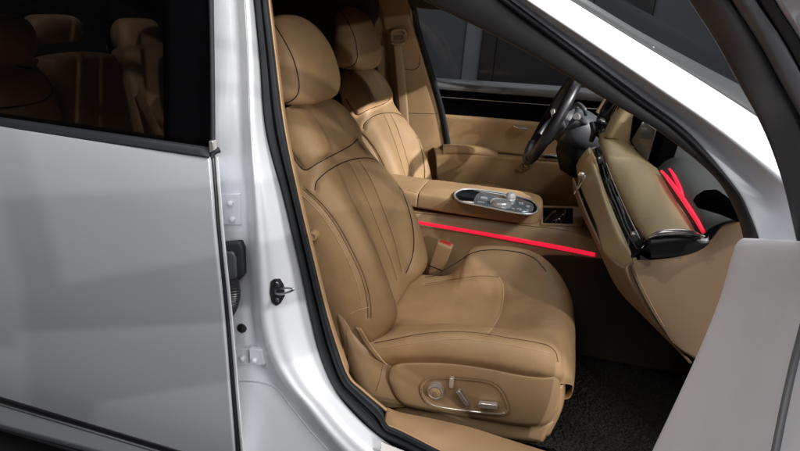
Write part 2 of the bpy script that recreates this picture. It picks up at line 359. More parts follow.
# ---------------------------------------------------------------- rear door
rd = empty('rear_door', (-.5, .02, .25), car)
ed = [(207, 157), (207.6, 163), (209, 180), (210.5, 198), (212, 220), (216, 262), (220, 300), (224, 345), (228, 395), (231, 430), (233, 455), (235, 490)]
YZ = ([.15, .22, .30, .42, .55, .70, .82, .90, .945, .98], [.035, .012, -.006, -.018, -.024, -.021, -.010, .004, .018, .034])
def yz(z): return float(np.interp(z, *YZ))
def DP(a, b, off=0):
    y = 0.0
    for _ in range(4): y = yz(P(a, b, y)[2])
    return P(a, b, y+off)
g = G(); rows = []
for k, (a, b) in enumerate(ed):
    f = min(1, k/9)
    p = DP(a, b); z = p[2]; x = p[0]; yp = p[1]
    bul = -.022*math.sin(math.pi*min(1, (0.97-z)/.75))
    zb = z
    R = [np.array([x+.0035, yp+.012, z]), np.array([x+.004, yp+.006, z]), np.array([x+.003, yp+.0015, z]), p]
    for dx in (.012, .05, .15, .35, .6, .9, 1.2, 1.5):
        e = min(1, dx/.3)
        R.append(np.array([x-dx, yp-.004*e, z+.012*dx*(1-f)]))
    rows.append(R)
g.patch(rows, 'silver', 60, 60); build('outer_panel', g, rd, solid=.003)
skin = g.bvh()
# hem seal + inner flange
g = G(); g.tube([DP(a+5.4, b, .013) for a, b in ed], .0060, 'black', 10, 60); g.tube([DP(211.5, 160, .012), P(212, 155, .036), P(214, 152, .04), P(219, 150, .05)], .0062, 'rubber', 10, 16); g.tube([P(213, 152, .035), P(212.8, 100, .065), P(212, 40, .12), P(210.5, -20, .18)], .0048, 'rubber', 10, 30)
build('edge_seal', g, rd)
g = G(); g.patch([[DP(a+7.6, b, .010), DP(a+10.4, b, .009), DP(a+11.2, b, .016), DP(a+11, b, .03), DP(a+7, b, .05)] for a, b in ed], 'paint', 50, 10); g.patch([[DP(a, b, .02), DP(a-10, b, .03)] for a, b in ed], 'black', 20, 3); build('inner_flange', g, rd, solid=.002)
# belt moulding
g = G(); rows = []
for (a, b) in ((-120, 103), (0, 118.5), (70, 128.5), (140, 138.5), (209, 148.5)):
    rows.append([P(a, b-1.5, .055), P(a, b-1, .036), P(a, b+1, .026), P(a, b+6, .020), P(a, b+9.4, .019), P(a, b+10, .034)])
g.patch(rows, 'rubber', 30, 20); bm = build('belt_moulding', g, rd, solid=.003)
g = G(); g.prism([P(a, b, .018) for a, b in ((208.5, 141), (213, 141), (213.6, 150), (209, 153))], (0, .014, 0), 'satin'); build('end_cap', g, bm, bevel=.002)
# lower moulding
g = G(); rows = []
def lowline(a): return 396.3 + a*.301
for a in (-330, -230, -140, -70, 0, 60, 120, 180, 216):
    b = lowline(a); rows.append([DP(a, b-1, .01), DP(a, b, -.006), DP(a, b+2.2, -.012), DP(a, b+4.5, -.012), DP(a, b+6.5, -.008), DP(a, b+8, .01)])
g.patch(rows, 'black', 40, 18); lm = build('lower_moulding', g, rd, solid=.003)
g = G(); rows = []
for a in (-330, -230, -140, -70, 0, 60, 120, 180, 216):
    b = lowline(a)+7; rows.append([DP(a, b, .005), DP(a, b+.5, -.012), DP(a, b+2.2, -.012), DP(a, b+2.8, .005)])
g.patch(rows, 'rubber2', 40, 10); build('moulding_lip', g, lm, solid=.002)
# window glass, dark front division, frame
g = G(); g.patch([[P(a, b, y+.045) for a, b in ((-120, 104-k*200), (0, 119-k*200), (80, 130-k*200), (168, 143-k*196))] for k, y in ((0, .0), (.5, .1), (.9, .2))], 'tint', 16, 20); build('window_glass', g, rd)
g = G(); g.patch([[P(164, 143, .052), P(213, 151, .046)], [P(163, 60, .12), P(213, 60, .112)], [P(161, -40, .21), P(211.5, -40, .20)]], 'flat', 16, 6); build('window_division', g, rd, solid=.006)
g = G(); g.patch([[P(a, lowline(a)+34, .03), P(a, lowline(a)+34, .2)] for a in (-140, 0, 120, 236)], 'black', 8, 4); build('inner_panel', g, rd, solid=.01)

# ---------------------------------------------------------------- front door (open, at the picture's edge)
fd = empty('front_door', (.95, .03, .3), car)
lft = [(746, 238.2), (737, 243), (731.5, 258), (722, 292), (711, 322), (697, 355), (682, 388), (667, 420), (650, 456), (630, 500)]
g = G(); rows = []
lr = [(745, 236.0)]
for k, (a, b) in enumerate(lft):
    f = max(0, k-1)/8
    R = [P(a+9, b+1, .08), P(a+1.2, b, .045), P(a, b, .02), P(a+3, b, -.01), P(a+16, b+.5, -.06), P(a+45, b+2, -.13-.02*f), P(a+85, b+5, -.22-.05*f), P(a+130, b+8, -.31-.08*f), P(a+200, b+14, -.42-.1*f)]
    zz = R[-1][2]; R += [np.array([.875-.02*f, -.62, zz*.98+.01]), np.array([.845-.02*f, -.82, zz*.97+.02]), np.array([.83-.02*f, -.985, zz*.97+.02]), np.array([.87, -1.0, zz*.97+.02]), np.array([.93, -.99, zz*.97+.02])]
    rows.append(R)
top = [p+np.array([.004, .006, -.02]) for p in rows[0]]
r0 = [p+np.array([.02, .0, -.012]) for p in rows[0]]
rows = [r0, [p*.97+q*.03 for p, q in zip(rows[0], rows[1])]]+rows[1:]
g.patch(rows, 'inner', 50, 90); bvd = g.bvh(); build('inner_panel', g, fd, solid=.006)
g = G(); g.tube(g.surf(bvd, [(806, 326), (802, 342), (796, 365), (789, 396), (782, 430), (775, 466)], 30)+np.array([-.002, 0, .002]), .0055, 'rubber2', 10, smooth=False); build('door_seal', g, fd)
fl = [(674, -30), (689, 0), (716, 42), (739, 84), (758, 118), (772, 150), (785, 190), (796, 238), (802, 262)]
fy = [-.60, -.56, -.47, -.38, -.30, -.24, -.17, -.10, -.07]
cols = [(-2, .02, 'black'), (0, 0, 'black'), (14, -.006, 'black'), (34, -.004, 'black'), (42, .012, 'rubber')]
fr = empty('window_frame', (.95, -.1, 1.0), fd)
def strip(name, spec, m, parent, solid=.003):
    g = G(); rows = []
    for (a, b), y in zip(fl, fy):
        sc = 1.0
        rows.append([P(a+k*sc, b, y+dy) for k, dy in spec])
    g.patch(rows, m, 50, 18); return build(name, g, parent, solid=solid)
strip('frame_panel', [(5, .05), (.5, .012), (0, 0), (3, -.006), (20, -.010), (36, -.008), (43, .004), (44, .03)], 'black', fr)
strip('frame_seal', [(42, .02), (43, -.004), (48, -.016), (58, -.018), (66, -.012), (69, .0), (70, .02)], 'rubber2', fr)
strip('glass_channel', [(69, .01), (71, -.01), (80, -.014), (85, -.01), (86, .015)], 'rubber', fr)
g = G(); q0 = P(690, -30, -.60); g.tube([q0, np.array([.75, -.75, 1.45]), np.array([.78, -.9, 1.45]), np.array([.82, -.98, 1.40]), np.array([.87, -1.0, 1.15]), np.array([.90, -1.0, .95])], .022, 'pillar', 12, 40); build('rear_frame', g, fr)
strip('outer_frame', [(85, .01), (87, -.015), (100, -.02), (140, -.02), (150, .02)], 'paint', fr)

# ---------------------------------------------------------------- front passenger seat
seat = empty('front_seat', (.45, .565, .25), car, 'tan leather front passenger seat nearest the open door')
YC = .568
def backrow(z, x, w, b, th, rid=.055, cen=.0, tilt=.46):
    n = np.array([math.cos(tilt), 0, math.sin(tilt)]); kk = max(.05, min(1, (w-rid-.062)/.09))
    prof = [(-w+.03, -th), (-w-.002, -th*.8), (-w-.008, -th*.4), (-w+.0, -.012), (-w+.022, b*.72), (-w+rid, b), (-w+rid+.035*kk, b*.72), (-w+rid+.075*kk, b*.12+cen*.5), (-min(.055, (w-rid)*.5), cen), (0, cen-.002), (min(.055, (w-rid)*.5), cen), (w-rid-.075*kk, b*.12+cen*.5), (w-rid-.035*kk, b*.72), (w-rid, b), (w-.022, b*.72), (w, -.012), (w+.008, -th*.4), (w+.002, -th*.8), (w-.03, -th)]
    o = np.array([x, YC, z]); return [o+n*f+np.array([0, y, 0]) for y, f in prof]
BR = [(.36, .225, .225, .010, .12), (.40, .240, .235, .016, .14), (.435, .268, .244, .026, .15), (.475, .268, .250, 0.045, .15), (.54, .240, .257, 0.054, .15), (.62, .203, .257, 0.056, .15), (.70, .163, .246, 0.05, .14), (.77, .122, .225, 0.036, .13),
      (.82, .094, .205, .020, .12), (.850, .078, .192, .012, .115), (.872, .068, .186, .010, .11), (.90, .060, .184, .014, .11), (.93, .043, .178, .014, .10), (.965, .016, .166, .010, .09), (.992, -.012, .148, .002, .07), (1.006, -.036, .12, -.01, .03)]
g = G()
rows = [backrow(z, x, w, b, th, rid=min(.055, w*.3)) for z, x, w, b, th in BR]
g.patch(rows, 'leather', 230, 210); bb = g.bvh()
SE = dict(arch=[(315, 190), (317, 181), (328, 171), (342, 163), (358, 158.5), (371, 158.5), (383, 164), (395, 178), (405, 198), (411.5, 220), (414, 240), (412, 258), (406, 273)],
  s1=[(349, 163), (358, 180), (368, 202), (380, 232), (391, 260), (397, 280)], s2=[(359, 160), (370, 178), (382, 206), (394, 240), (402, 272)],
  vee=[(287, 148), (296, 161), (305, 170), (318, 163), (335, 154), (350, 146), (358, 139)], side=[(303, 189), (320, 205), (336, 226), (350, 252), (361, 276), (367, 300), (368, 318)])
g.groove(bb, [SE['arch'], SE['vee']], .0045, .008); g.groove(bb, [SE['s1'], SE['s2']], .0028, .0065); g.groove(bb, [SE['side']], .003, .006); g.rough(.0012, 14, 3); g.rough(.0022, 5, 8); bb = g.bvh()
pr = .0013
g.lay(bb, SE['arch'], .0017, 'piping', 70)
g.lay(bb, [(349, 163), (358, 180), (368, 202), (380, 232), (391, 260), (397, 280)], .0011, 'stitch', 40)
g.lay(bb, [(359, 160), (370, 178), (382, 206), (394, 240), (402, 272)], .0011, 'stitch', 40)
g.lay(bb, [(287, 148), (296, 161), (305, 170), (318, 163), (335, 154), (350, 146), (358, 139)], .0016, 'piping', 40)
for o_ in (0, 3.2):
    g.lay(bb, [(303+o_, 189), (320+o_, 205), (336+o_, 226), (350+o_, 252), (361+o_, 276), (367+o_, 300), (368+o_, 318)], .0009, 'stitch', 50)
g.lay(bb, [(300, 193), (318, 211), (333, 232), (347, 258), (357, 282), (362, 305)], .0007, 'seamlite', 50)
g.lay(bb, [(350, 314), (359, 310), (369, 307)], .0009, 'seamlite', 20)
build('backrest', g, seat, angle=60)
# headrest
def pod(z, x, w, fr_, bk, yo=0, sq=3.0, n=40):
    R = []
    for a in np.linspace(0, 2*math.pi, n, endpoint=False):
        c, s = math.cos(a), math.sin(a); rr = (abs(c)**sq+abs(s)**sq)**(-1/sq)
        R.append(np.array([x+(fr_ if c > 0 else bk)*c*rr, YC+yo+w*s*rr, z]))
    return R
HR = [(1.004, -.058, .020, .02, .02), (1.005, -.058, .10, .05, .05), (1.010, -.057, .134, .070, .06), (1.028, -.055, .149, .081, .07), (1.06, -.056, .153, .084, .07), (1.10, -.062, .150, .080, .066), (1.14, -.071, .142, .072, .06), (1.175, -.083, .128, .060, .05), (1.20, -.093, .108, .046, .045), (1.217, -.1, .078, .028, .032), (1.225, -.103, .045, .013, .016), (1.227, -.103, .01, .004, .004)]
g = G(); g.patch([pod(*h, sq=2.7) for h in HR], 'leather', 130, 150, cv=True); bh = g.bvh(); HP = [(270, 19), (276, 27), (285, 42), (293, 58), (298, 76), (299, 90), (294, 99), (282, 105)]; g.groove(bh, [HP], .003, .006); g.rough(.0014, 9, 5); bh = g.bvh()
g.lay(bh, HP, .0015, 'piping', 50)
build('headrest', g, seat, angle=60)
g = G()
for yy in (-.06, .06): g = G(); g.tube([(-.06, YC+yy, 1.02), (-.055, YC+yy, .95)], .006, 'chrome', 10); build('headrest_post', g, seat)
# cushion
CRW = [
 (.17, [(.33, .34), (.315, .39), (.335, .415), (.39, .42), (.45, .425), (.56, .425), (.66, .43), (.72, .44), (.765, .445), (.80, .40), (.80, .34)]),
 (.30, [(.318, .365), (.303, .41), (.328, .447), (.385, .452), (.45, .435), (.56, .433), (.66, .44), (.72, .446), (.77, .446), (.805, .40), (.80, .34)]),
 (.38, [(.313, .385), (.296, .435), (.324, .474), (.385, .474), (.45, .446), (.56, .443), (.66, .450), (.72, .456), (.775, .458), (.81, .41), (.80, .34)]),
 (.418, [(.312, .395), (.295, .446), (.324, .486), (.387, .484), (.45, .452), (.56, .448), (.66, .458), (.72, .482), (.777, .508), (.812, .44), (.80, .34)]),
 (.45, [(.312, .402), (.294, .452), (.324, .494), (.388, .490), (.45, .456), (.56, .452), (.66, .464), (.72, .512), (.778, .566), (.815, .48), (.80, .34)]),
 (.55, [(.311, .415), (.293, .463), (.324, .506), (.392, .500), (.45, .474), (.56, .470), (.66, .482), (.72, .536), (.783, .586), (.82, .49), (.80, .34)]),
 (.64, [(.312, .418), (.295, .464), (.326, .507), (.394, .508), (.45, .496), (.56, .494), (.66, .506), (.72, .546), (.780, .582), (.818, .48), (.80, .34)]),
 (.705, [(.318, .418), (.303, .458), (.334, .500), (.40, .510), (.46, .512), (.56, .513), (.65, .518), (.71, .538), (.765, .548), (.808, .46), (.79, .34)]),
 (.745, [(.332, .414), (.325, .448), (.352, .482), (.405, .500), (.46, .508), (.56, .511), (.65, .513), (.70, .516), (.745, .508), (.785, .44), (.77, .34)]),
 (.773, [(.352, .405), (.350, .43), (.372, .452), (.415, .468), (.47, .478), (.56, .482), (.64, .481), (.69, .476), (.725, .465), (.755, .41), (.75, .34)]),
 (.786, [(.365, .39), (.368, .405), (.385, .415), (.425, .42), (.47, .424), (.56, .426), (.64, .424), (.68, .42), (.71, .41), (.735, .38), (.73, .34)]),
 (.778, [(.37, .35), (.372, .352), (.39, .355), (.425, .355), (.47, .355), (.56, .355), (.64, .355), (.68, .355), (.71, .355), (.73, .35), (.73, .34)]),
 (.70, [(.37, .34), (.372, .34), (.39, .34), (.425, .34), (.47, .34), (.56, .34), (.64, .34), (.68, .34), (.71, .34), (.73, .34), (.73, .335)])]
g = G(); A_ = g.patch([[(x, y, z) for y, z in r] for x, r in CRW], 'leather', 220, 190)
bc = g.bvh()
g.groove(bc, [[(374, 343), (395, 339), (420, 334), (450, 331.5), (480, 333), (510, 338), (535, 342), (549, 346), (556, 353), (558, 362)], [(425, 277), (445, 275), (455, 269), (462, 260), (470, 254), (482, 250.5), (500, 250), (520, 252.5), (534, 258), (542, 266), (546, 271)]], .003, .006)
g.groove(bc, [[(499, 277), (503, 287), (503, 300), (500, 314), (494, 325), (488, 333)], [(499, 277), (480, 276), (455, 279), (425, 284)]], .004, .009)
g.rough(.0013, 8, 2); g.rough(.0007, 20, 4); bc = g.bvh()
g.lay(bc, [(374, 343), (395, 339), (420, 334), (450, 331.5), (480, 333), (510, 338), (535, 342), (549, 346), (556, 353), (558, 362)], .0013, 'stitch', 60)
g.lay(bc, [(378, 348), (400, 345), (430, 341), (455, 339), (485, 341), (515, 346), (540, 351), (552, 354)], .0008, 'seamlite', 60)
g.lay(bc, [(425, 277), (445, 275), (455, 269), (462, 260), (470, 254), (482, 250.5), (500, 250), (520, 252.5), (534, 258), (542, 266), (546, 271)], .0015, 'piping', 60)
g.lay(bc, [(499, 277), (503, 287), (503, 300), (500, 314), (494, 325), (488, 333)], .0012, 'seamlite', 40)
g.lay(bc, [(499, 277), (480, 276), (455, 279), (425, 284)], .0008, 'stitch', 40)
build('cushion', g, seat, angle=60)
# side cover (valance) below the cushion
g = G()
sc_t = [(388.5, 377), (390, 369), (395, 364.5), (404, 362.5), (425, 362), (455, 363), (490, 368), (520, 374), (545, 376.5), (556, 374)]
sc_b = [(390, 384), (394, 394), (400, 401.5), (408, 406), (428, 410), (460, 415), (490, 420), (520, 425), (545, 424), (556, 412)]
yy = [.304, .300, .298, .298, .298, .300, .302, .303, .309, .325]
rows = []
for (a, b), (c, d), y in zip(sc_t, sc_b, yy):
    rows.append([P(a, b, y+.02), P(a, b+.6, y+.003), P(a+(c-a)*.1, b+(d-b)*.1, y-.004), P(a+(c-a)*.5, b+(d-b)*.5, y-.006), P(a+(c-a)*.88, b+(d-b)*.88, y), P(c, d, y+.008), P(c, d+1.5, y+.03)])
p_end = [p+np.array([.012, .03, 0]) for p in rows[-1]]; p_e2 = [p+np.array([.01, .10, 0]) for p in rows[-1]]
p_st = [p+np.array([-.001, .014, 0]) for p in rows[0]]
g.patch([p_st]+rows+[p_end, p_e2], 'plastic', 80, 40); bs = g.bvh()
scv = build('side_cover', g, seat, angle=55)
# recliner side cover
g = G()
q = [[P(a, b, y) for a, b, y in r] for r in (
    [(318, 285, .345), (328, 288, .312), (337, 300, .309), (345, 316, .312)],
    [(322, 310, .345), (334, 312, .306), (344, 322, .302), (353, 333, .306)],
    [(330, 332, .345), (342, 335, .304), (355, 345, .300), (375, 357, .311)],
    [(336, 350, .345), (350, 358, .306), (368, 370, .302), (394, 368, .314)],
    [(345, 372, .345), (360, 384, .31), (378, 391, .307), (402, 392, .316)],
    [(360, 395, .345), (372, 402, .32), (388, 407, .318), (406, 407, .322)])]
g.patch(q, 'plastic', 40, 30); br = g.bvh()
g.lay(br, [(346, 329), (348, 345), (348, 362), (345, 376)], .0006, 'stitch', 20)
g.lay(br, [(383, 364), (380, 378), (376, 391)], .0006, 'stitch', 20)
build('recliner_cover', g, seat, angle=55)
g = G(); g.patch([[P(355, 327, .303), P(361, 329, .30)], [P(364, 343, .299), P(371, 345, .297)], [P(375, 357, .299), P(384, 362, .297)], [P(384, 364, .301), P(388, 366, .30)]], 'trim', 14, 5); build('edge_strip', g, seat, solid=.003)
g = G(); g.lathe(P(313, 236, .305), (.2, -1, .15), [(0, .010), (.006, .010), (.007, .012), (.011, .011), (.013, .007), (.014, -.02)], 'plastic', 24); build('belt_guide_knob', g, seat)
# switch panel
sp = []
for a, b in ((422, 383), (421, 390), (424, 398), (431, 404), (445, 408), (470, 411), (495, 413.5), (505, 413), (509.5, 409), (508, 402), (503, 391), (496, 384), (486, 380), (465, 377.5), (445, 376.5), (430, 377)):
    sp.append((a, b))
def onsurf(bv, a, b, off=0.0):
    d = ray(a, b); d = d/np.linalg.norm(d); h = bv.ray_cast(Vector(CAM), Vector(d)); return np.array(h[0])-d*off
g = G(); ring = cr([onsurf(bs, a, b, .0) for a, b in sp], 80, True)
cen = ring.mean(0); mid = cen+(ring-cen)*.95
inn = mid+np.array([0, .004, 0]); dsh = cen+(ring-cen)*.6+np.array([0, .005, 0]); d2 = cen+(ring-cen)*.05+np.array([0, .005, 0])
# the dished plate stands a hair proud of the cover
for arr in (ring, mid, inn, dsh, d2): arr[:, 1] -= .0065
g.grid([ring, mid, inn, dsh, d2], 'plastic', cv=True)
spn = build('switch_panel', g, seat)
g = G(); lowc = [(421.5, 388), (422, 395), (427, 401.5), (438, 406.5), (465, 410.5), (495, 413.5), (505, 413)]
g.tube([onsurf(bs, a, b, .007) for a, b in lowc], .0017, 'satin', 8, 50)
g.tube([onsurf(bs, a, b, .007) for a, b in ((505, 413), (509.5, 409), (508, 402), (503, 391), (496, 384), (486, 380), (465, 377.5), (445, 376.5))], .0009, 'stitch', 6, 40)
build('switch_bezel', g, seat)
c0 = onsurf(bs, 436, 390, .006)
g = G(); g.lathe(c0, (0, -1, 0), [(0, .012), (.0155, .012), (.0180, .0135), (.0205, .0125), (.0222, .008), (.023, -.004)], 'satin', 32)
g.lathe(c0+np.array([0, -.0125, 0]), (0, -1, 0), [(0, .0012), (.0130, .0012), (.0145, .0)], 'plastic', 28)
for dx in (-.004, .004): g.tube([c0+np.array([dx, -.0142, -.005]), c0+np.array([dx*.6, -.0142, .005])], .0008, 'satin', 6)
build('seat_switch', g, seat, label='round chrome seat dial')
def lever(a, b, c, d, w, hgt, label):
    p, q_ = onsurf(bs, a, b, .006), onsurf(bs, c, d, .006); g = G(); t = (q_-p)/np.linalg.norm(q_-p); n = np.cross(t, [0, 1, 0])
    out = []
    for k in np.linspace(-math.pi/2, math.pi/2, 7): out.append(q_+t*w*.45*math.cos(k)+n*w*math.sin(k)*.98)
    for k in np.linspace(math.pi/2, math.pi*1.5, 7): out.append(p+t*w*.45*math.cos(k)+n*w*math.sin(k)*.98)
    g.prism(out, (0, -hgt, 0), 'satin'); build('seat_switch', g, seat, bevel=.0022, label=label)
lever(452.5, 376.5, 452, 384.5, .0062, .014, 'small upright chrome seat lever')
lever(459, 389, 468, 402, .0062, .016, 'slanted chrome seat lever')
lever(480, 402.5, 497, 404, .0072, .015, 'level chrome seat bar')
g = G(); g.patch([[(.735, .345, .24), (.752, .38, .24), (.755, .57, .24), (.752, .74, .24), (.73, .77, .24)], [(.745, .335, .33), (.768, .37, .33), (.772, .57, .33), (.768, .745, .33), (.74, .775, .33)], [(.742, .338, .40), (.760, .37, .405), (.764, .57, .405), (.76, .745, .405), (.735, .775, .40)]], 'plastic', 16, 30); build('front_cover', g, seat, solid=.004)
# runner cover
g = G(); rows = []
for (a, b), (c, d), y in zip([(392, 404), (425, 409), (460, 414), (495, 420), (525, 425), (550, 424), (556, 415)], [(394, 414), (420, 420), (455, 428), (490, 435), (520, 439.5), (540, 441), (546, 436)], [.335, .327, .325, .325, .326, .335, .35]):
    rows.append([P(a, b-6, y+.01), P(a, b, y), P((a+c)/2, (b+d)/2, y-.003), P(c, d, y), P(c, d+2, y+.02)])
g.patch(rows, 'plastic', 40, 16); build('runner_cover', g, seat, solid=.003)
g = G(); g.box((.45, .57, .27), (.50, .42, .08), 'carpet'); build('seat_base', g, seat, bevel=.01)
g = G(); g.patch([[(x, .34, .36), (x, .56, .37), (x, .79, .36)] for x in (.2, .5, .74)], 'black', 6, 6); build('seat_pan', g, seat, solid=.02)

# buckle of the passenger belt
bk = empty('seat_belt_buckle', (.33, .83, .45), car)
p_b, p_t = P(434, 274, .83), P(445.5, 243, .80)
bl_ = float(np.linalg.norm(p_t-p_b)); ax = (p_t-p_b)/bl_
g = G(); sd = np.array([1, 0, 0])-ax*ax[0]; sd /= np.linalg.norm(sd); nn = np.cross(ax, sd)
def rrect(c, w, h, r, n=5):
    o = []
    for sx, sy, a0 in ((1, 1, 0), (-1, 1, 90), (-1, -1, 180), (1, -1, 270)):
        for k in range(n):
            a = math.radians(a0+90*k/(n-1)); o.append(c+sd*(sx*(w-r)+r*math.cos(a))+nn*(sy*(h-r)+r*math.sin(a)))
    return o
g.grid([rrect(p_b+ax*t, w, h, .006) for t, w, h in ((-.03, .018, .011), (.0, .021, .013), (.045, .026, .015), (bl_-.012, .027, .0155), (bl_-.003, .026, .0145), (bl_, .022, .0115), (bl_, .002, .002))], 'plastic', cv=True)
build('buckle_body', g, bk)
g = G(); g.grid([rrect(p_b+ax*t, w, h, .004) for t, w, h in ((bl_-.003, .0185, .0075), (bl_+.002, .0185, .0075), (bl_+.003, .016, .006), (bl_+.003, .001, .001))], 'redbtn', cv=True); build('release_button', g, bk)
g = G(); g.grid([rrect(p_b+ax*t, .0262+e_, .0148+e_, .006) for t, e_ in ((.036, -.002), (.036, .0008), (.0395, .0008), (.0395, -.002))], 'piping', cv=True); build('buckle_seam', g, bk)

# ---------------------------------------------------------------- driver seat: the same seat across the car
drv = copy_tree(seat, car)
drv['label'] = 'tan leather driver seat beyond the console, half in bright light'
drv.location = Vector((.292, 1.345, .238))-WL['car']; drv.rotation_euler = (0, math.radians(4), 0)

# ---------------------------------------------------------------- centre console
con = empty('center_console', (.5, .97, .25), car)
g = G(); rows = []
for x, z in ((-.25, .62), (.1, .622), (.3, .625), (.5, .632), (.66, .64), (.74, .64), (.84, .62), (.95, .6)):
    rows.append([(x, .895, .20), (x, .868, .40), (x, .862, .565), (x, .858, .583), (x, .864, z-.025), (x, .874, z-.006), (x, .89, z), (x, 1.05, z), (x, 1.07, z-.01), (x, 1.08, z-.05), (x, 1.08, .22)])
g.patch(rows, 'plastic', 40, 50); build('console_body', g, con)
g = G(); g.patch([[(x, .88, .20), (x, .862, .36), (x, .857, .45), (x, .8575, zt_), (x, .866, zt_+.012)] for x, zt_ in ((.52, .30), (.58, .44), (.64, .52), (.72, .545), (.85, .555), (1.3, .57))], 'lining_shade', 30, 16); build('shaded_tunnel_carpet', g, con)  # carried up the console wall as footwell shade in the colour
def padrow(x, z0, z1, y0, y1, r=.016):
    return [(x, y0+r, z0), (x, y0+.002, z0+.002), (x, y0, z0+.014), (x, y0+.003, z1-r*.8), (x, y0+r*.7, z1-.003), (x, y0+.035, z1), (x, (y0+y1)/2, z1+.002), (x, y1-.035, z1), (x, y1-r*.7, z1-.003), (x, y1-.003, z1-r*.8), (x, y1, z0+.014), (x, y1-.002, z0+.002), (x, y1-r, z0)]
g = G(); g.patch([padrow(x, .636, z, y0, y1) for x, z, y0, y1 in ((-.25, .69, .872, 1.085), (0, .69, .872, 1.085), (.15, .69, .872, 1.085), (.225, .689, .873, 1.085), (.234, .68, .876, 1.082), (.236, .66, .88, 1.078))], 'leather', 60, 50); bl = g.bvh()
g.lay(bl, [(407, 190), (418, 193), (428, 196)], .0006, 'stitch', 20)
build('armrest_lid', g, con)
g = G(); g.patch([padrow(x, .636, z, y0, y1) for x, z, y0, y1 in ((.238, .66, .88, 1.078), (.241, .684, .876, 1.082), (.252, .69, .873, 1.085), (.4, .692, .870, 1.087), (.55, .694, .872, 1.085), (.60, .694, .878, 1.078), (.628, .692, .894, 1.062), (.642, .682, .918, 1.038), (.646, .66, .94, 1.016))], 'leather', 80, 50); build('console_pad', g, con)
# glossy control panel
zt = .6965
pl = [PZ(a, b, zt) for a, b in ((455, 195), (459, 191), (468, 189.5), (485, 191), (505, 194), (522, 198), (533, 202), (537, 207), (536, 212), (528, 214.5), (510, 212), (490, 208), (470, 204), (459, 201))]
pl = cr(pl, 60, True); cpl = pl.mean(0)
g = G(); g.grid([pl+np.array([0, 0, -.004]), pl, cpl+(pl-cpl)*.96+np.array([0, 0, .0015]), cpl+(pl-cpl)*.93, cpl+(pl-cpl)*.05], 'gloss', cv=True); cp = build('control_panel', g, con)
g = G(); g.tube(list(cpl+(pl-cpl)*1.01+np.array([0, 0, .001])), .0032, 'bright', 8, smooth=False, closed=True); build('panel_surround', g, cp)
pq = [PZ(a, b, zt+.0012) for a, b in ((480, 193), (500, 195.5), (518, 199), (530, 203), (533.5, 207), (532, 211), (524, 212.4), (505, 209.5), (490, 206.5), (474, 203.3))]
g = G(); pq = cr(pq, 50, True); cq = pq.mean(0); g.grid([pq+np.array([0, 0, -.002]), pq+np.array([0, 0, .002]), cq+(pq-cq)*.97+np.array([0, 0, .003]), cq+(pq-cq)*.05+np.array([0, 0, .003])], 'panel', cv=True); build('control_plate', g, cp)
def knob(a, b, r, h, m, name, parent, prof=None):
    c = PZ(a, b, zt+.004); g = G(); g.lathe(c, (0, 0, 1), prof or [(0, h), (r*.8, h), (r*.95, h*.8), (r, 0), (r, -.004)], m, 26); return build(name, g, parent)
c = PZ(500.5, 204.5, zt+.004); g = G(); g.lathe(c, (0, 0, 1), [(.0, .010), (.027, .010), (.030, .013), (.033, .010), (.034, .0), (.034, -.005)], 'bright', 40); g.lathe(c+np.array([0, 0, .0105]), (0, 0, 1), [(0, .002), (.023, .002), (.025, 0)], 'bright', 32); build('shift_dial', g, cp)
c = PZ(510, 199, zt+.004); g = G(); g.lathe(c, (0, 0, 1), [(0, .021), (.010, .021), (.0165, .014), (.019, .008), (.016, .002), (.019, 0), (.019, -.004)], 'bright', 12); build('crystal_knob', g, cp, angle=15)
for (a, b, w, d) in ((484, 197.5, .022, .012), (481, 202, .022, .006), (521, 203, .016, .008), (528, 206, .012, .007), (519, 209, .014, .006), (527, 210, .01, .005), (513, 208.5, .008, .006)):
    g = G(); g.box(PZ(a, b, zt+.005), (w, d, .004), 'bright'); build('button', g, cp, bevel=.0012)
# light strip in the console side
g = G(); st_ = [(408, 221, .861), (440, 226.3, .858), (480, 233.2, .857), (520, 240.5, .857), (560, 247.8, .857), (595, 254.8, .857)]
rows = [[P(a, b-h, y+.004), P(a, b-h*.9, y-.002), P(a, b+h*.9, y-.002), P(a, b+h, y+.004)] for (a, b, y), h in zip(st_, (1.5, 1.6, 1.7, 1.9, 2.1, 2.0))]
g.patch(rows, 'red', 30, 6); build('light_strip', g, con, label='glowing red light strip along the console side')
# open bin in front of the pad
g = G(); z = .641
ou = [PZ(a, b, z+.004) for a, b in ((541, 205.5), (574, 206.5), (583, 207.5), (582, 225), (574, 226), (541, 224.5))]
o2 = [PZ(a, b, z+.004) for a, b in ((543, 207), (572, 208), (573, 208.5), (573, 223.5), (572, 224), (543, 223))]
i2 = [p+np.array([0, 0, -.004]) for p in o2]
g.grid([np.array(ou)-np.array([0, 0, .01]), ou, o2, i2], 'plastic', cv=True); g.prism([p+np.array([0, 0, .0015]) for p in i2], (0, 0, .001), 'gloss'); bn = build('storage_bin', g, con)
g = G()
for pts in ([(545, 221), (552, 213), (556, 211)], [(556, 222), (561, 216), (564, 214.5)], [(553, 221), (559, 219), (561, 221)]): g.tube([PZ(a, b, z+.006) for a, b in pts], .0018, 'chrome', 8)
g.box(PZ(565, 213, z+.008), (.003, .05, .01), 'dgrey'); build('bin_divider', g, bn)

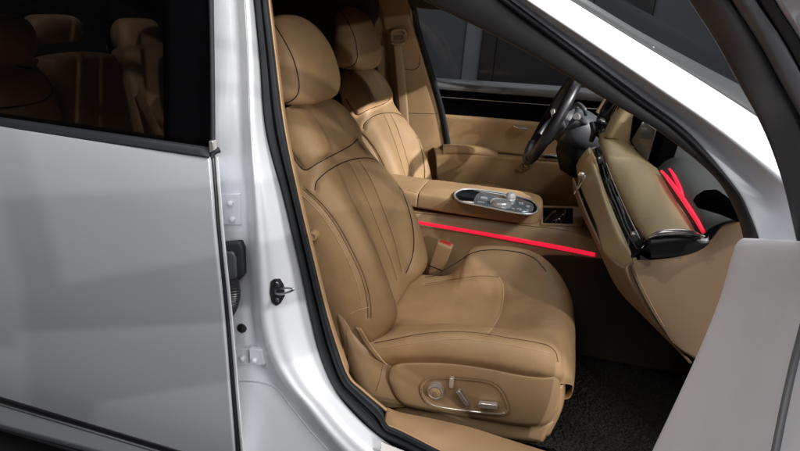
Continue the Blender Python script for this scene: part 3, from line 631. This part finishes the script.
# ---------------------------------------------------------------- far (driver) door, pillar and belt
dd = empty('driver_door', (.6, 1.8, .25), car)
def dpatch(name, rows, m, solid=.004, nu=16, nv=30):
    g = G(); g.patch([[P(*q) for q in r] for r in rows], m, nu, nv); return build(name, g, dd, solid=solid)
dpatch('door_top', [[(425, 76, 1.86), (437, 78, 1.86), (500, 82, 1.86), (560, 86, 1.86), (640, 92, 1.86)], [(425, 79, 1.81), (437, 81, 1.81), (500, 86, 1.81), (560, 90, 1.81), (640, 97, 1.81)], [(426, 84, 1.795), (438, 85.5, 1.795), (500, 90, 1.795), (560, 94, 1.795), (640, 101, 1.795)], [(428, 88, 1.80), (440, 89.5, 1.80), (500, 94, 1.80), (560, 98.5, 1.80), (640, 105, 1.80)]], 'softgrey')
dpatch('upper_panel', [[(428, 88, 1.803), (440, 89.5, 1.803), (500, 94, 1.803), (560, 98.5, 1.803), (640, 105, 1.803)], [(428, 104, 1.81), (440, 106, 1.81), (500, 110, 1.81), (560, 115, 1.81), (640, 121, 1.81)], [(429, 113, 1.79), (441, 114.5, 1.79), (500, 119, 1.79), (560, 125, 1.79), (640, 131, 1.79)]], 'flat')
g = G(); g.tube([P(a, b, 1.793) for a, b in ((440, 97), (500, 101.5), (560, 106), (620, 111))], .0014, 'satin', 6); build('trim_line', g, dd)
dpatch('middle_panel', [[(429, 112.5, 1.785), (441, 114, 1.785), (500, 118.5, 1.785), (560, 124, 1.785), (640, 130, 1.785)], [(431, 118, 1.776), (443, 119, 1.776), (500, 123, 1.776), (560, 129, 1.776), (640, 136, 1.776)], [(433, 135, 1.79), (446, 136, 1.79), (500, 140, 1.79), (560, 146, 1.79), (640, 153, 1.79)], [(435, 147, 1.79), (448, 148, 1.79), (500, 153, 1.79), (560, 160, 1.79), (640, 168, 1.79)]], 'leather')
dpatch('lower_panel', [[(433, 147, 1.79), (447, 148, 1.79), (500, 154, 1.79), (560, 160, 1.79), (640, 170, 1.79)], [(434, 149, 1.72), (448, 150, 1.72), (500, 156, 1.705), (560, 162, 1.68), (640, 172, 1.68)], [(435, 155, 1.705), (449, 156, 1.705), (500, 163, 1.695), (560, 170, 1.67), (640, 180, 1.67)], [(436, 170, 1.715), (451, 172, 1.715), (500, 182, 1.70), (560, 188, 1.69), (640, 198, 1.69)], [(438, 200, 1.73), (455, 205, 1.73), (500, 215, 1.72), (560, 222, 1.72), (640, 230, 1.72)], [(438, 260, 1.77), (455, 260, 1.77), (500, 265, 1.77), (560, 270, 1.77), (640, 280, 1.77)]], 'leather', nu=40)
g = G(); g.patch([[P(a, b-5.5, 1.77), P(a, b-4, 1.715), P(a, b, 1.700), P(a, b+4, 1.702), P(a, b+5.5, 1.72)] for a, b in ((443, 150), (449, 149.5), (470, 150.5), (485, 152.5), (494, 155.5), (498, 158))], 'leather', 30, 16); build('armrest', g, dd)
g = G(); g.prism([P(a, b, 1.668) for a, b in ((537, 154.5), (550, 154.5), (572, 157), (571, 160.5), (548, 160), (539, 158))], (0, .012, 0), 'satin'); hp = build('window_switch', g, dd, bevel=.003)
g = G(); g.patch([[P(a, b, 1.662), P(a+4, b+2.6, 1.662)] for a, b in ((541, 155.5), (553, 156), (563, 157.2))], 'gloss', 6, 3); build('switch_pad', g, hp, solid=.002)
g = G(); g.tube([P(526+5.2*math.cos(t), 166+3.2*math.sin(t), 1.672) for t in np.linspace(0, 6.28, 13)[:-1]], .0035, 'brown_and_shade', 8, 40, closed=True); g.lathe(P(526, 166, 1.68), (0, -1, 0), [(0, .004), (.012, .002), (.014, 0)], 'plastic'); build('door_button', g, dd)
g = G(); g.tube([P(514, 126, 1.762), P(520, 128, 1.752), P(527, 129, 1.752)], .007, 'satin', 10); build('door_handle', g, dd)
dpatch('window_glass', [[(412, 10, 1.62), (500, -20, 1.62), (640, -40, 1.62)], [(425, 45, 1.73), (520, 40, 1.73), (660, 40, 1.73)], [(438, 84, 1.83), (560, 92, 1.83), (680, 100, 1.83)]], 'clear', solid=0)
dpatch('window_sash', [[(406, -12, 1.55), (426, -10, 1.55), (470, 3, 1.6), (520, 30, 1.63), (600, 72, 1.68)], [(408, 3, 1.56), (418, 8, 1.57), (470, 15, 1.61), (520, 42, 1.64), (600, 85, 1.69)]], 'pillar')
fp = empty('door_pillar_trim', (.0, 1.76, .3), car)
g = G(); rows = []
for (a, c, b, y) in ((372, 422, -20, 1.60), (380, 411, 5, 1.64), (385, 416, 28, 1.68), (389, 424, 55, 1.72), (392, 433, 85, 1.755), (398, 441, 115, 1.77), (402, 447, 150, 1.775), (405, 453, 190, 1.775), (408, 462, 240, 1.775)):
    rows.append([P(a-26, b, y+.05), P(a-3, b, y+.02), P(a, b, y), P(a*.8+c*.2, b, y-.006), P(a*.3+c*.7, b, y-.006), P(c-3, b+.3, y), P(c, b+.5, y+.02)])
g.patch(rows, 'leather', 60, 30); bp_ = g.bvh(); g.lay(bp_, [(420, 55), (419, 66), (412, 70), (402, 68)], .0016, 'brown_and_shade', 20); g.lay(bp_, [(404, 113), (420, 113.5), (441, 114)], .0012, 'brown_and_shade', 20)
build('pillar_cover', g, fp, solid=.004)
g = G(); rows = []
for (c, b, y) in ((404, -12, 1.60), (412, 8, 1.64), (416, 28, 1.68), (424, 55, 1.72), (433, 85, 1.755), (441, 115, 1.77), (447, 150, 1.775), (453, 190, 1.775), (462, 240, 1.775)):
    rows.append([P(c-1.5, b, y+.0), P(c-.5, b, y-.012), P(c+2.2, b, y-.016), P(c+4.2, b, y-.008), P(c+4.8, b, y+.04)])
g.patch(rows, 'rubber', 60, 14); build('weatherstrip', g, fp, solid=.003)
sb = empty('seat_belt', (-.06, 1.68, .5), car)
g = G(); rows = []
for a, b, w, y in ((396, 34, 4.2, 1.655), (397.5, 45, 4.3, 1.655), (400, 70, 4.6, 1.675), (402.5, 100, 4.8, 1.69), (405, 140, 5, 1.69), (407, 190, 5.2, 1.69)):
    rows.append([P(a-w, b, y), P(a, b, y-.002), P(a+w, b, y)])
g.patch(rows, 'plastic', 30, 6); build('strap', g, sb, solid=.0015)
g = G(); g.prism([P(a, b, 1.652) for a, b in ((390, 32), (393, 29), (399, 27.5), (405, 29), (407.5, 33), (406.5, 40), (403, 43.5), (394, 44.5), (390.5, 41))], (0, .03, 0), 'leather'); g.tube([P(391, 34, 1.645), P(394, 30.5, 1.64), P(403, 30, 1.64), P(406, 34, 1.645)], .0065, 'trim', 10, 30); g.tube([P(391.5, 43, 1.646), P(399, 44.5, 1.644), P(406, 42.5, 1.646)], .0075, 'plastic', 10, 20); g.prism([P(a, b, 1.650) for a, b in ((393.5, 35.5), (403.5, 35), (404, 39.5), (394, 40.5))], (0, .004, 0), 'brown_and_shade'); build('belt_anchor', g, sb, bevel=.004)

# ---------------------------------------------------------------- steering wheel and column
swc = np.array([.632, 1.36, .915]); tl = math.radians(22); yw_ = math.radians(3.2)
sw = empty('steering_wheel', tuple(swc), car)
nx = np.array([-math.cos(tl), 0, math.sin(tl)]); up_ = np.array([math.sin(tl), 0, math.cos(tl)]); sy = np.array([-math.sin(yw_)*math.cos(tl), math.cos(yw_), -math.sin(yw_)*math.sin(tl)]); sy = sy-up_*np.dot(sy, up_); sy /= np.linalg.norm(sy); nx = np.cross(sy, up_); nx = nx*(-np.sign(nx[0]))
g = G(); g.tube([swc+.178*(math.cos(a)*up_+math.sin(a)*sy) for a in np.linspace(0, 2*math.pi, 24, endpoint=False)], .0205, 'black', 16, 96, closed=True); build('rim', g, sw)
g = G(); g.tube([swc+.179*(math.cos(a)*up_+math.sin(a)*sy)+nx*.004 for a in np.radians(np.linspace(-217, -150, 8))], .0212, 'dgrey', 16, 40); build('rim_grip', g, sw)
g = G()
for ang in (90, -90, 180):
    a = math.radians(ang); d = math.cos(a)*up_+math.sin(a)*sy
    g.tube([swc+d*.17+nx*.0, swc+d*.10-nx*.02, swc+d*.05-nx*.028], [.013, .018, .026], 'dgrey', 10)
build('spoke', g, sw)
g = G(); g.lathe(swc-nx*.03, nx, [(0, .026), (.045, .024), (.064, .015), (.07, -.01), (.06, -.045)], 'dgrey', 32); build('hub', g, sw)
g = G(); 
for yy in (-.10, .10): g = G(); g.box(swc+sy*yy-nx*.004, (.016, .034, .036), 'satin', R=Matrix.Rotation(-tl, 3, 'Y')); build('spoke_switch', g, sw, bevel=.003)
cl = empty('steering_column', (.78, 1.36, .85), car)
g = G(); c = swc-nx*.055
g.lathe(c, -nx, [(.02, -.005), (.066, 0), (.078, .012), (.084, .05), (.080, .09), (.07, .16), (.06, .25)], 'dgrey', 36); build('column_shroud', g, cl)
g = G(); b0 = P(586, 118, 1.27); g.tube([P(588, 126, 1.33), P(583, 121, 1.27), P(577, 117, 1.20)], [.008, .009, .0105], 'dgrey', 14); g.lathe(P(577, 117, 1.20), P(577, 117, 1.20)-P(583, 121, 1.27), [(0, .012), (.011, .012), (.013, .008), (.0125, -.004)], 'satin', 20); build('stalk', g, cl)
g = G(); g.tube([P(573, 107, 1.33), P(578, 104.5, 1.30), P(584, 109, 1.27), P(586, 115, 1.28)], [.009, .009, .008, .007], 'dgrey', 12); build('stalk', g, cl)
g = G(); g.tube([P(592, 122, 1.22), P(594, 132, 1.21), P(591, 141, 1.22)], [.010, .012, .009], 'black', 12); g.patch([[P(560, 140, 1.28), P(575, 148, 1.26), P(592, 152, 1.28)], [P(556, 150, 1.3), P(575, 166, 1.3), P(596, 166, 1.32)], [P(560, 170, 1.42), P(578, 178, 1.4), P(600, 170, 1.42)]], 'black', 12, 16); build('lower_cover', g, cl)

# ---------------------------------------------------------------- dashboard
da = empty('dashboard', (1.0, .93, .6), car)
def dash(name, rows, m, nu=40, nv=30, solid=.004, sub=None):
    g = G(); g.patch([[P(*q) for q in r] for r in rows], m, nu, nv); return g
# top pad (upper wing)
g = dash('wing', [
  [(647.5, 240, .283), (649, 236.5, .28), (662, 232.5, .28), (684, 231.5, .28), (702, 235.5, .28), (704, 238, .285)],
  [(637, 228, .40), (639, 222, .40), (654, 213, .42), (675, 211, .42), (695, 220, .40), (697, 224, .40)],
  [(626, 209, .56), (629, 202, .56), (643, 194, .58), (664, 193, .58), (684, 204, .56), (686, 208, .56)],
  [(617, 190, .72), (620, 184, .72), (633, 176, .74), (652, 176, .74), (672, 187, .72), (675, 190, .72)],
  [(609, 172, .88), (611, 166, .88), (622, 160, .9), (641, 161, .9), (660, 171, .88), (664, 175, .88)],
  [(603, 156, 1.02), (605, 149, 1.02), (615, 144, 1.04), (633, 148, 1.04), (650, 158, 1.02), (655, 163, 1.02)],
  [(600, 147, 1.12), (602, 139, 1.12), (611, 134, 1.14), (628, 139, 1.14), (642, 149, 1.12), (646, 155, 1.12)],
  [(598, 141, 1.20), (600, 133, 1.20), (609, 129, 1.2), (624, 132, 1.2), (634, 140, 1.2), (640, 146, 1.2)]], 'pad', 60, 40)
wg = build('upper_pad', g, da, solid=.006)
# chrome end line + black end cap
g = G(); g.tube([P(648.5, 237.5, .276), P(658, 233.6, .268), P(672, 232, .266), P(690, 232.6, .266), P(704.5, 236.4, .274)], [.0022, .0055, .0068, .0055, .0022], 'satin', 10, 40); build('end_trim', g, da)
g = G(); g.patch([[P(648, 238.5, .281), P(672, 235, .278), P(690, 235, .278), P(706, 238, .28), P(709, 233, .29)], [P(649, 246, .274), P(672, 243, .27), P(690, 242, .27), P(707.5, 243, .275), P(712, 240, .29)], [P(651, 256, .274), P(672, 254.5, .272), P(690, 252, .273), P(705, 247.5, .278), P(711, 245, .29)], [P(651, 260.5, .285), P(674, 258.5, .285), P(692, 255.5, .285), P(706, 249.5, .286), P(711, 247, .29)]], 'black', 24, 30); build('end_cap', g, da, solid=.01)
# black vent recess
g = dash('vent', [[(632, 259, .285), (638, 252, .30), (645, 244, .31), (652, 240, .30)], [(622, 236, .40), (628, 232, .42), (634, 227, .43), (641, 225, .40)], [(612, 213, .56), (618, 209, .59), (624, 206, .60), (630, 206, .56)], [(604, 193, .72), (610, 190, .76), (615, 188, .76), (621, 187, .72)], [(599, 177, .88), (603, 174, .92), (608, 172, .92), (612, 169, .88)], [(594, 160, 1.03), (598, 158, 1.06), (602, 156, 1.06), (606, 153, 1.03)], [(590, 148, 1.14), (594, 147, 1.17), (598, 146, 1.16), (603, 144, 1.13)]], 'gloss', 40, 20)
vn = build('air_vent', g, da, solid=.006)
g = G()
for k in range(2):
    o = 4+k*3
    g.tube([P(a+o, b-o*.45, y+.012) for a, b, y in ((634, 252, .30), (622, 232, .42), (613, 209, .58), (605, 190, .74), (600, 173, .9), (596, 158, 1.03))], .0022, 'dgrey', 6)
g.tube([P(a, b, y) for a, b, y in ((640, 239, .33), (630, 219, .44), (619, 195, .62), (611, 176, .80), (606, 163, .93))], .0016, 'satin', 6); build('vent_slat', g, vn)
for (a, b, y, s) in ((634.5, 236.5, .315, .021), (600.5, 160.5, .98, .024)):
    g = G(); g.box(P(a, b, y), (.012, s*1.1, s*.8), 'dgrey', R=Matrix.Rotation(math.radians(-25), 3, 'Y')); g.box(P(a, b-1, y)+np.array([-.004, -.002, .003]), (.008, s*.8, .008), 'satin'); build('vent_tab', g, vn, bevel=.002)
# lower tan wing running across to the centre
g = dash('low', [[(624, 269, .30), (629, 266, .285), (634, 261, .278), (637, 259, .285)], [(604, 252, .40), (611, 246, .385), (619, 238, .385), (625, 236, .40)], [(597, 228, .56), (603, 221, .545), (609, 214, .545), (614, 213, .56)], [(590, 210, .72), (596, 202, .70), (602, 194, .70), (606, 193, .72)], [(583, 194, .88), (589, 187, .86), (597, 178, .86), (601, 177, .88)], [(578, 178, 1.03), (583, 170, 1.01), (591, 160, 1.01), (596, 160, 1.03)], [(576, 166, 1.14), (580, 158, 1.12), (588, 148, 1.12), (592, 148, 1.14)]], 'pad', 50, 24)
build('lower_pad', g, da, solid=.01)
# glovebox face sweeping down and the tan end panel, its shade put into a brown colour
g = dash('glove', [[(630, 263, .285), (622, 268, .29), (604, 252, .40), (590, 225, .60), (578, 195, .88), (572, 178, 1.05)], [(634, 278, .285), (628, 284, .30), (608, 268, .42), (594, 240, .62), (580, 210, .90), (574, 192, 1.05)], [(648, 306, .285), (641, 304, .30), (620, 292, .44), (606, 262, .64), (590, 228, .92), (582, 206, 1.05)], [(662, 330, .29), (654, 326, .31), (640, 312, .45), (624, 284, .66), (606, 246, .94), (598, 222, 1.06)], [(690, 364, .30), (682, 355, .33), (672, 340, .46), (656, 306, .68), (636, 270, .95), (626, 244, 1.07)]], 'brown_and_shade', 30, 40)
build('glove_box', g, da, solid=.006)
g = dash('endp', [[(633, 260, .279), (652, 260, .277), (676, 257, .277), (696, 251, .278), (709, 241, .279), (722, 225, .279), (744, 205, .275)], [(631, 267, .275), (652, 270, .272), (676, 270, .27), (698, 266, .27), (714, 258, .27), (730, 245, .27), (752, 225, .27)], [(640, 290, .275), (655, 295, .272), (678, 298, .27), (702, 298, .27), (722, 295, .27), (745, 285, .27), (765, 270, .27)], [(655, 317, .277), (668, 322, .274), (690, 328, .272), (712, 332, .272), (735, 330, .272), (760, 322, .27), (780, 315, .27)], [(672, 342, .28), (684, 352, .278), (702, 362, .276), (725, 370, .275), (745, 372, .275), (770, 368, .272), (790, 365, .272)]], 'brown_and_shade', 36, 40)
be = g.bvh()
g.lay(be, [(634, 262), (631.5, 270), (638, 286), (650, 309), (662, 328), (676, 346)], .0011, 'stitch', 40)
g.lay(be, [(638, 262), (635.5, 270), (642, 286), (654, 309), (664, 326)], .0006, 'seamlite', 40)
build('end_panel', g, da, solid=.006)
# red double strip
for p0, p1, h in ((P(661.5, 171, .79), P(702.3, 233.4, .268)+np.array([0, -.004, .005]), [.0035, .0052, .0055, .0054, .0040]), (P(669.5, 169, .79), P(684.5, 201.5, .49), [.003, .0045, .0045, .0040, .0015])):
    g = G(); g.tube([p0*(1-t)+p1*t+np.array([0, -.010, .006])*math.sin(math.pi*t)**.6 for t in np.linspace(0, 1, 9)], h, 'red', 10, smooth=False); build('light_strip', g, da, label='glowing red light strip along the dashboard edge')
# screen, instrument hood
g = G(); q = [P(636.5, 117, 1.058), P(655, 129.5, .932), P(645.5, 164, .932), P(631, 141, 1.058)]
g.prism(q, (.006, .0, 0), 'screen'); scn = build('display_screen', g, da, bevel=.002)
g = G(); q2 = [P(631, 111.5, 1.068), P(664, 131.5, .90), P(651, 172, .90), P(627, 141, 1.068)]; g.prism([p+np.array([.0065, 0, 0]) for p in q2], (.045, 0, 0), 'flat'); build('screen_housing', g, scn, bevel=.003)
g = dash('hood', [[(601, 138, 1.15), (611, 118, 1.15), (619, 104, 1.15), (623, 99, 1.16)], [(607, 138, 1.09), (616, 121, 1.09), (625, 107, 1.1), (628, 102, 1.11)], [(618, 141, 1.085), (626, 127, 1.08), (632, 114, 1.08), (634, 109, 1.09)], [(636, 152, 1.08), (632, 138, 1.07), (634, 124, 1.07), (636, 112, 1.08)]], 'pad', 24, 24)
build('instrument_hood', g, da, solid=.008)
g = G(); g.patch([[P(592, 132, 1.22), P(600, 110, 1.22), P(612, 92, 1.22), P(622, 88, 1.22)], [P(600, 140, 1.18), P(610, 116, 1.18), P(620, 98, 1.18), P(628, 94, 1.18)], [P(604, 145, 1.13), P(613, 120, 1.13), P(622, 102, 1.13), P(630, 98, 1.14)]], 'gloss', 12, 16); build('cluster_bezel', g, da, solid=.004)
g = G(); g.tube([P(598, 113, 1.45), P(603, 105, 1.45), P(608, 97, 1.45)], .010, 'pad', 8); build('vent_frame', g, da)
# dash top behind the wing, below the glass
g = G(); rows = []
for y in (.27, .5, .75, 1.0, 1.25, 1.6):
    rows.append([(.955, y, .86), (.985, y, .90), (1.05, y, .925), (1.2, y, .93), (1.4, y, .90)])
g.patch(rows, 'topgrey', 20, 16); build('dash_top', g, da, solid=.006)
g = G(); g.prism([P(a, b, .20) for a, b in ((696, 208), (701, 201), (709, 196), (722, 195), (734, 204), (740, 214), (742, 224), (722, 216), (706, 211))], (0, .05, 0), 'flat'); build('pillar_foot', g, da, bevel=.006)
# centre stack piece with knob
g = G(); g.patch([[P(592, 152, 1.06), P(585, 160, 1.04), P(580, 172, 1.03), P(577, 190, 1.0), P(580, 205, .98)], [P(596, 160, .99), P(590, 168, .97), P(586, 180, .95), P(585, 196, .93), P(589, 214, .92)], [P(600, 178, .9), P(596, 188, .88), P(592, 198, .87), P(592, 212, .86), P(598, 228, .86)]], 'leather', 20, 24); cs = build('center_stack', g, da, solid=.01)
g = G(); c = P(583.5, 186, .955); g.tube([c+np.array([-.012+.010*math.sin(t)*0, .012*math.cos(t)*1.1, .032*math.sin(t)])+np.array([.012*math.sin(t), 0, 0]) for t in np.linspace(0, 6.283, 16, endpoint=False)], .0032, 'satin', 8, 50, closed=True); g.tube([c+np.array([-.012, 0, -.02]), c+np.array([-.006, 0, .02])], .010, 'gloss', 10); build('control_ring', g, cs)
for (a, b) in ((581.5, 174.5), (583, 200)):
    g = G(); g.lathe(P(a, b, .94), (-1, -.6, .2), [(0, .008), (.006, .008), (.0085, .005), (.008, -.006)], 'satin', 18); build('knob', g, cs)
# lower dash, far footwell
g = G(); g.patch([[(.80, 1.05, .72), (.80, 1.3, .74), (.80, 1.75, .74)], [(.88, 1.05, .6), (.9, 1.3, .6), (.9, 1.75, .6)], [(1.1, 1.05, .5), (1.1, 1.3, .5), (1.1, 1.75, .5)]], 'black', 10, 10); build('knee_panel', g, da, solid=.01)
g = G(); g.box((1.35, .93, .55), (.02, 1.7, .8), 'black'); build('bulkhead', g, da)

# ---------------------------------------------------------------- cabin floor, rear seat, far side
g = G(); g.grid([[(x, y, .205) for y in (.12, .5, .9, 1.4, 1.78)] for x in (-1.6, -.8, 0, .5, 1.0, 1.34)], 'carpet'); build('carpet', g, car, solid=.01)
g = G(); g.box((-.75, .16, .6), (1.1, .02, .7), 'pillar'); build('side_lining', g, car)
g = G(); g.box((-.75, 1.80, .6), (1.1, .02, .75), 'pillar'); build('side_lining', g, car)
g = G(); g.patch([[(x, 1.78, .95), (x, 1.72, 1.15), (x, 1.58, 1.38)] for x in (-.14, -.5, -1.0, -1.5)], 'pillar', 10, 8); build('rear_side_window', g, car, solid=.01)
g = G(); g.patch([[(-1.25, y, .3), (-1.3, y, .8), (-1.36, y, 1.1), (-1.2, y, 1.37)] for y in (.1, .6, 1.2, 1.78)], 'pillar', 10, 10); build('rear_bulkhead', g, car, solid=.01)
rs = empty('rear_seat', (-.95, .93, .3), car, 'tan leather rear bench dim behind tinted glass')
def cushpod(secs, m, n=32, sq=3.2, nu=40):
    rows = []
    for (c, hw, hd, ax_) in secs:
        R = []
        for a in np.linspace(0, 2*math.pi, n, endpoint=False):
            co, si = math.cos(a), math.sin(a); rr = (abs(co)**sq+abs(si)**sq)**(-1/sq); R.append(np.asarray(c)+np.array([hd*co*rr, hw*si*rr, 0]))
        rows.append(R)
    g = G(); g.patch(rows, m, nu, 64, cv=True); return g
def rpod(px, py, y, hw, hh, hd):
    c = P(px, py, y); return cushpod([(c+np.array([0, 0, hh*math.sin(t)]), hw*max(.05, math.cos(t)**.45), hd*max(.05, math.cos(t)**.5), 0) for t in np.linspace(-math.pi/2*.995, math.pi/2*.995, 13)], 'rleather')
build('headrest', rpod(-3, 40, .52, .125, .075, .06), rs); build('headrest', rpod(53, 29, .98, .13, .052, .055), rs); build('headrest', rpod(137, 36, 1.4, .135, .075, .06), rs)
g = cushpod([(np.array([-1.02-.12*k, .52, .45+.56*k]), .27*(1-.05*k) if k < .9 else .22, .09-.02*k, 0) for k in (0, .3, .6, .85, .95, 1.0)]+[(np.array([-1.14, .52, 1.02]), .03, .01, 0)], 'rleather'); bq = g.bvh()
g.lay(bq, [(0, 108), (20, 106), (40, 102), (50, 96), (52, 88), (45, 77), (33, 69), (15, 66)], .0025, 'piping', 40); build('backrest', g, rs)
g = cushpod([(np.array([-1.04-.12*k, .99, .45+.55*k]), .17, .10-.02*k, 0) for k in (0, .3, .6, .85, .97)]+[(np.array([-1.155, .99, 1.0]), .145, .06, 0), (np.array([-1.155, .99, 1.012]), .02, .01, 0)], 'rleather'); bq = g.bvh()
g.lay(bq, [(28, 66), (27, 55), (32, 49), (45, 46), (60, 45), (75, 47), (82, 54), (84, 66)], .0025, 'stitch', 40); build('center_backrest', g, rs)
g = cushpod([(np.array([-1.02-.12*k, 1.46, .45+.56*k]), .28*(1-.05*k), .09-.02*k, 0) for k in (0, .3, .6, .85, .97)]+[(np.array([-1.14, 1.46, 1.02]), .2, .05, 0), (np.array([-1.14, 1.46, 1.03]), .03, .01, 0)], 'rleather'); build('backrest', g, rs)
g = G(); g.patch([[P(a-5, b, y), P(a+5, b, y)] for a, b, y in ((122, 66, 1.25), (138, 95, 1.2), (155, 128, 1.12), (165, 150, 1.05))], 'rleather', 16, 4); build('belt', g, rs, solid=.002)
g = G(); g.lathe(P(107.5, 49, 1.3), (.5, -1, 0), [(0, .004), (.005, .003), (.006, 0)], 'chrome', 12); g.tube([P(106.8, 45, 1.3), P(108.5, 53, 1.3)], .004, 'chrome', 8); build('belt_hook', g, rs)
g = G(); g.box((-.8, .93, .42), (.55, 1.4, .16), 'rleather'); build('bench_cushion', g, rs, bevel=.05)

# ================================================================== floor mat on the carpet
n1, n2 = 220, 220; xs = np.linspace(.58, 1.22, n1); ys = np.linspace(.33, .83, n2)
hh = rng.random((n1, n2))*.009; hh = (hh+np.roll(hh, 1, 0)+np.roll(hh, 1, 1))/2
g = G(); g.grid([[(x, y, .214+h) for y, h in zip(ys, r)] for x, r in zip(xs, hh)], 'coil')
fm = build('floor_mat', g, None, loc=Vector((.92, .56, .21)), solid=.004)
fm['label'] = 'black coil floor mat on the carpet in front of the passenger seat'; fm['category'] = 'floor mat'

# ================================================================== hall
g = G(); g.grid([[(x, y, 0) for y in (-12, -4, 4, 12)] for x in (-12, -4, 4, 12)], 'floor'); fo = build('floor', g); fo['kind'] = 'structure'
WY = 6.0
g = G(); g.box((0, WY+.1, 2.5), (24, .2, 5), 'wall'); w_ = build('wall', g); w_['kind'] = 'structure'
def wallbox(name, quad, m, dep, label, cat):
    q = [P(a, b, WY-dep) for a, b in quad]; g = G(); x0 = min(p[0] for p in q); x1 = max(p[0] for p in q)
    g.box(((x0+x1)/2, WY-dep/2-.001, 2.0), (x1-x0, dep, 4.0), m); o = build(name, g, None, loc=Vector(((x0+x1)/2, WY-dep/2, 0)), bevel=.01); o['label'] = label; o['category'] = cat; o['kind'] = 'thing'
WT = []
wallbox('grey_display_stand', [(467, 20), (483, 80)], 'wall2', .06, 'lighter grey upright panel on the hall wall beyond the driver window', 'display stand')
wallbox('wall_pillar', [(484, 20), (492, 80)], 'wallk', .16, 'narrow dark pillar beside the grey panel on the hall wall', 'pillar')
wallbox('display_wall', [(493, 20), (640, 80)], 'wallk', .10, 'wide black display wall between the narrow pillar and the steering wheel', 'display wall')

# ================================================================== light
def area(name, loc, target, size, power, col=(1, .97, .93), sy=None):
    l = bpy.data.lights.new(name, 'AREA'); l.energy = power; l.color = col; l.shape = 'RECTANGLE'; l.size = size; l.size_y = sy or size
    o = bpy.data.objects.new(name, l); COL.objects.link(o); o.location = loc; o.rotation_euler = (Vector(target)-Vector(loc)).to_track_quat('-Z', 'Y').to_euler(); return o
def spot(name, loc, target, power, ang=40, rad=.05, col=(1, .96, .9), blend=.3):
    l = bpy.data.lights.new(name, 'SPOT'); l.energy = power; l.color = col; l.spot_size = math.radians(ang); l.shadow_soft_size = rad; l.spot_blend = blend
    o = bpy.data.objects.new(name, l); COL.objects.link(o); o.location = loc; o.rotation_euler = (Vector(target)-Vector(loc)).to_track_quat('-Z', 'Y').to_euler(); return o
area('added_fill', (-.3, -2.3, 4.5), (.4, .4, .6), 2.5, 76, (1, .985, .97))  # unseen soft fill added to light the cabin and near side
area('added_fill', (2.3, -2.1, 4.1), (.25, .5, .7), 1.6, 68, (1, .975, .95))  # unseen fill added to brighten the passenger seat from the front
area('added_fill', (.8, 3.4, 4.0), (.6, 1.9, .8), 2.0, 55, (.96, .98, 1))  # unseen fill added for the driver door top and hall wall
spot('ceiling_spot', (3.4, -.8, 4.0), (.2, .2, .8), 640, 40, .4, (1, .98, .96))
spot('added_low_spot', (3.9, -2.95, 1.72), (-.3, .0, .7), 250, 40, .03, (1, .98, .96))  # unseen low spot added to throw a shadow band on the rear door
spot('added_low_spot', (3.5, -2.96, 2.1), (-.3, .0, .7), 190, 40, .03, (1, .98, .96))  # second added spot, for a steeper band on the rear door
spot('ceiling_spot', (3.3, .35, 2.9), (-.05, 1.33, .8), 1600, 17, .03, (1, .955, .96))
spot('ceiling_spot', (-1.7, -.15, 4.2), (.9, -.2, .75), 95, 28, .03)
spot('ceiling_spot', (-1.3, -.35, 4.4), (.9, -.2, .75), 60, 28, .03)
spot('ceiling_spot', (-.9, -.7, 4.6), (.9, -.2, .75), 45, 28, .03)
W = bpy.data.worlds.new('World'); S.world = W; W.use_nodes = True
W.node_tree.nodes['Background'].inputs[0].default_value = (.9, .95, 1, 1); W.node_tree.nodes['Background'].inputs[1].default_value = .03
S.view_settings.view_transform = 'Standard'; S.view_settings.look = 'None'; S.view_settings.exposure = 0; S.view_settings.gamma = 1
S.cycles.max_bounces = 8; S.cycles.transparent_max_bounces = 12; S.cycles.use_denoising = True; S.cycles.sample_clamp_indirect = 6
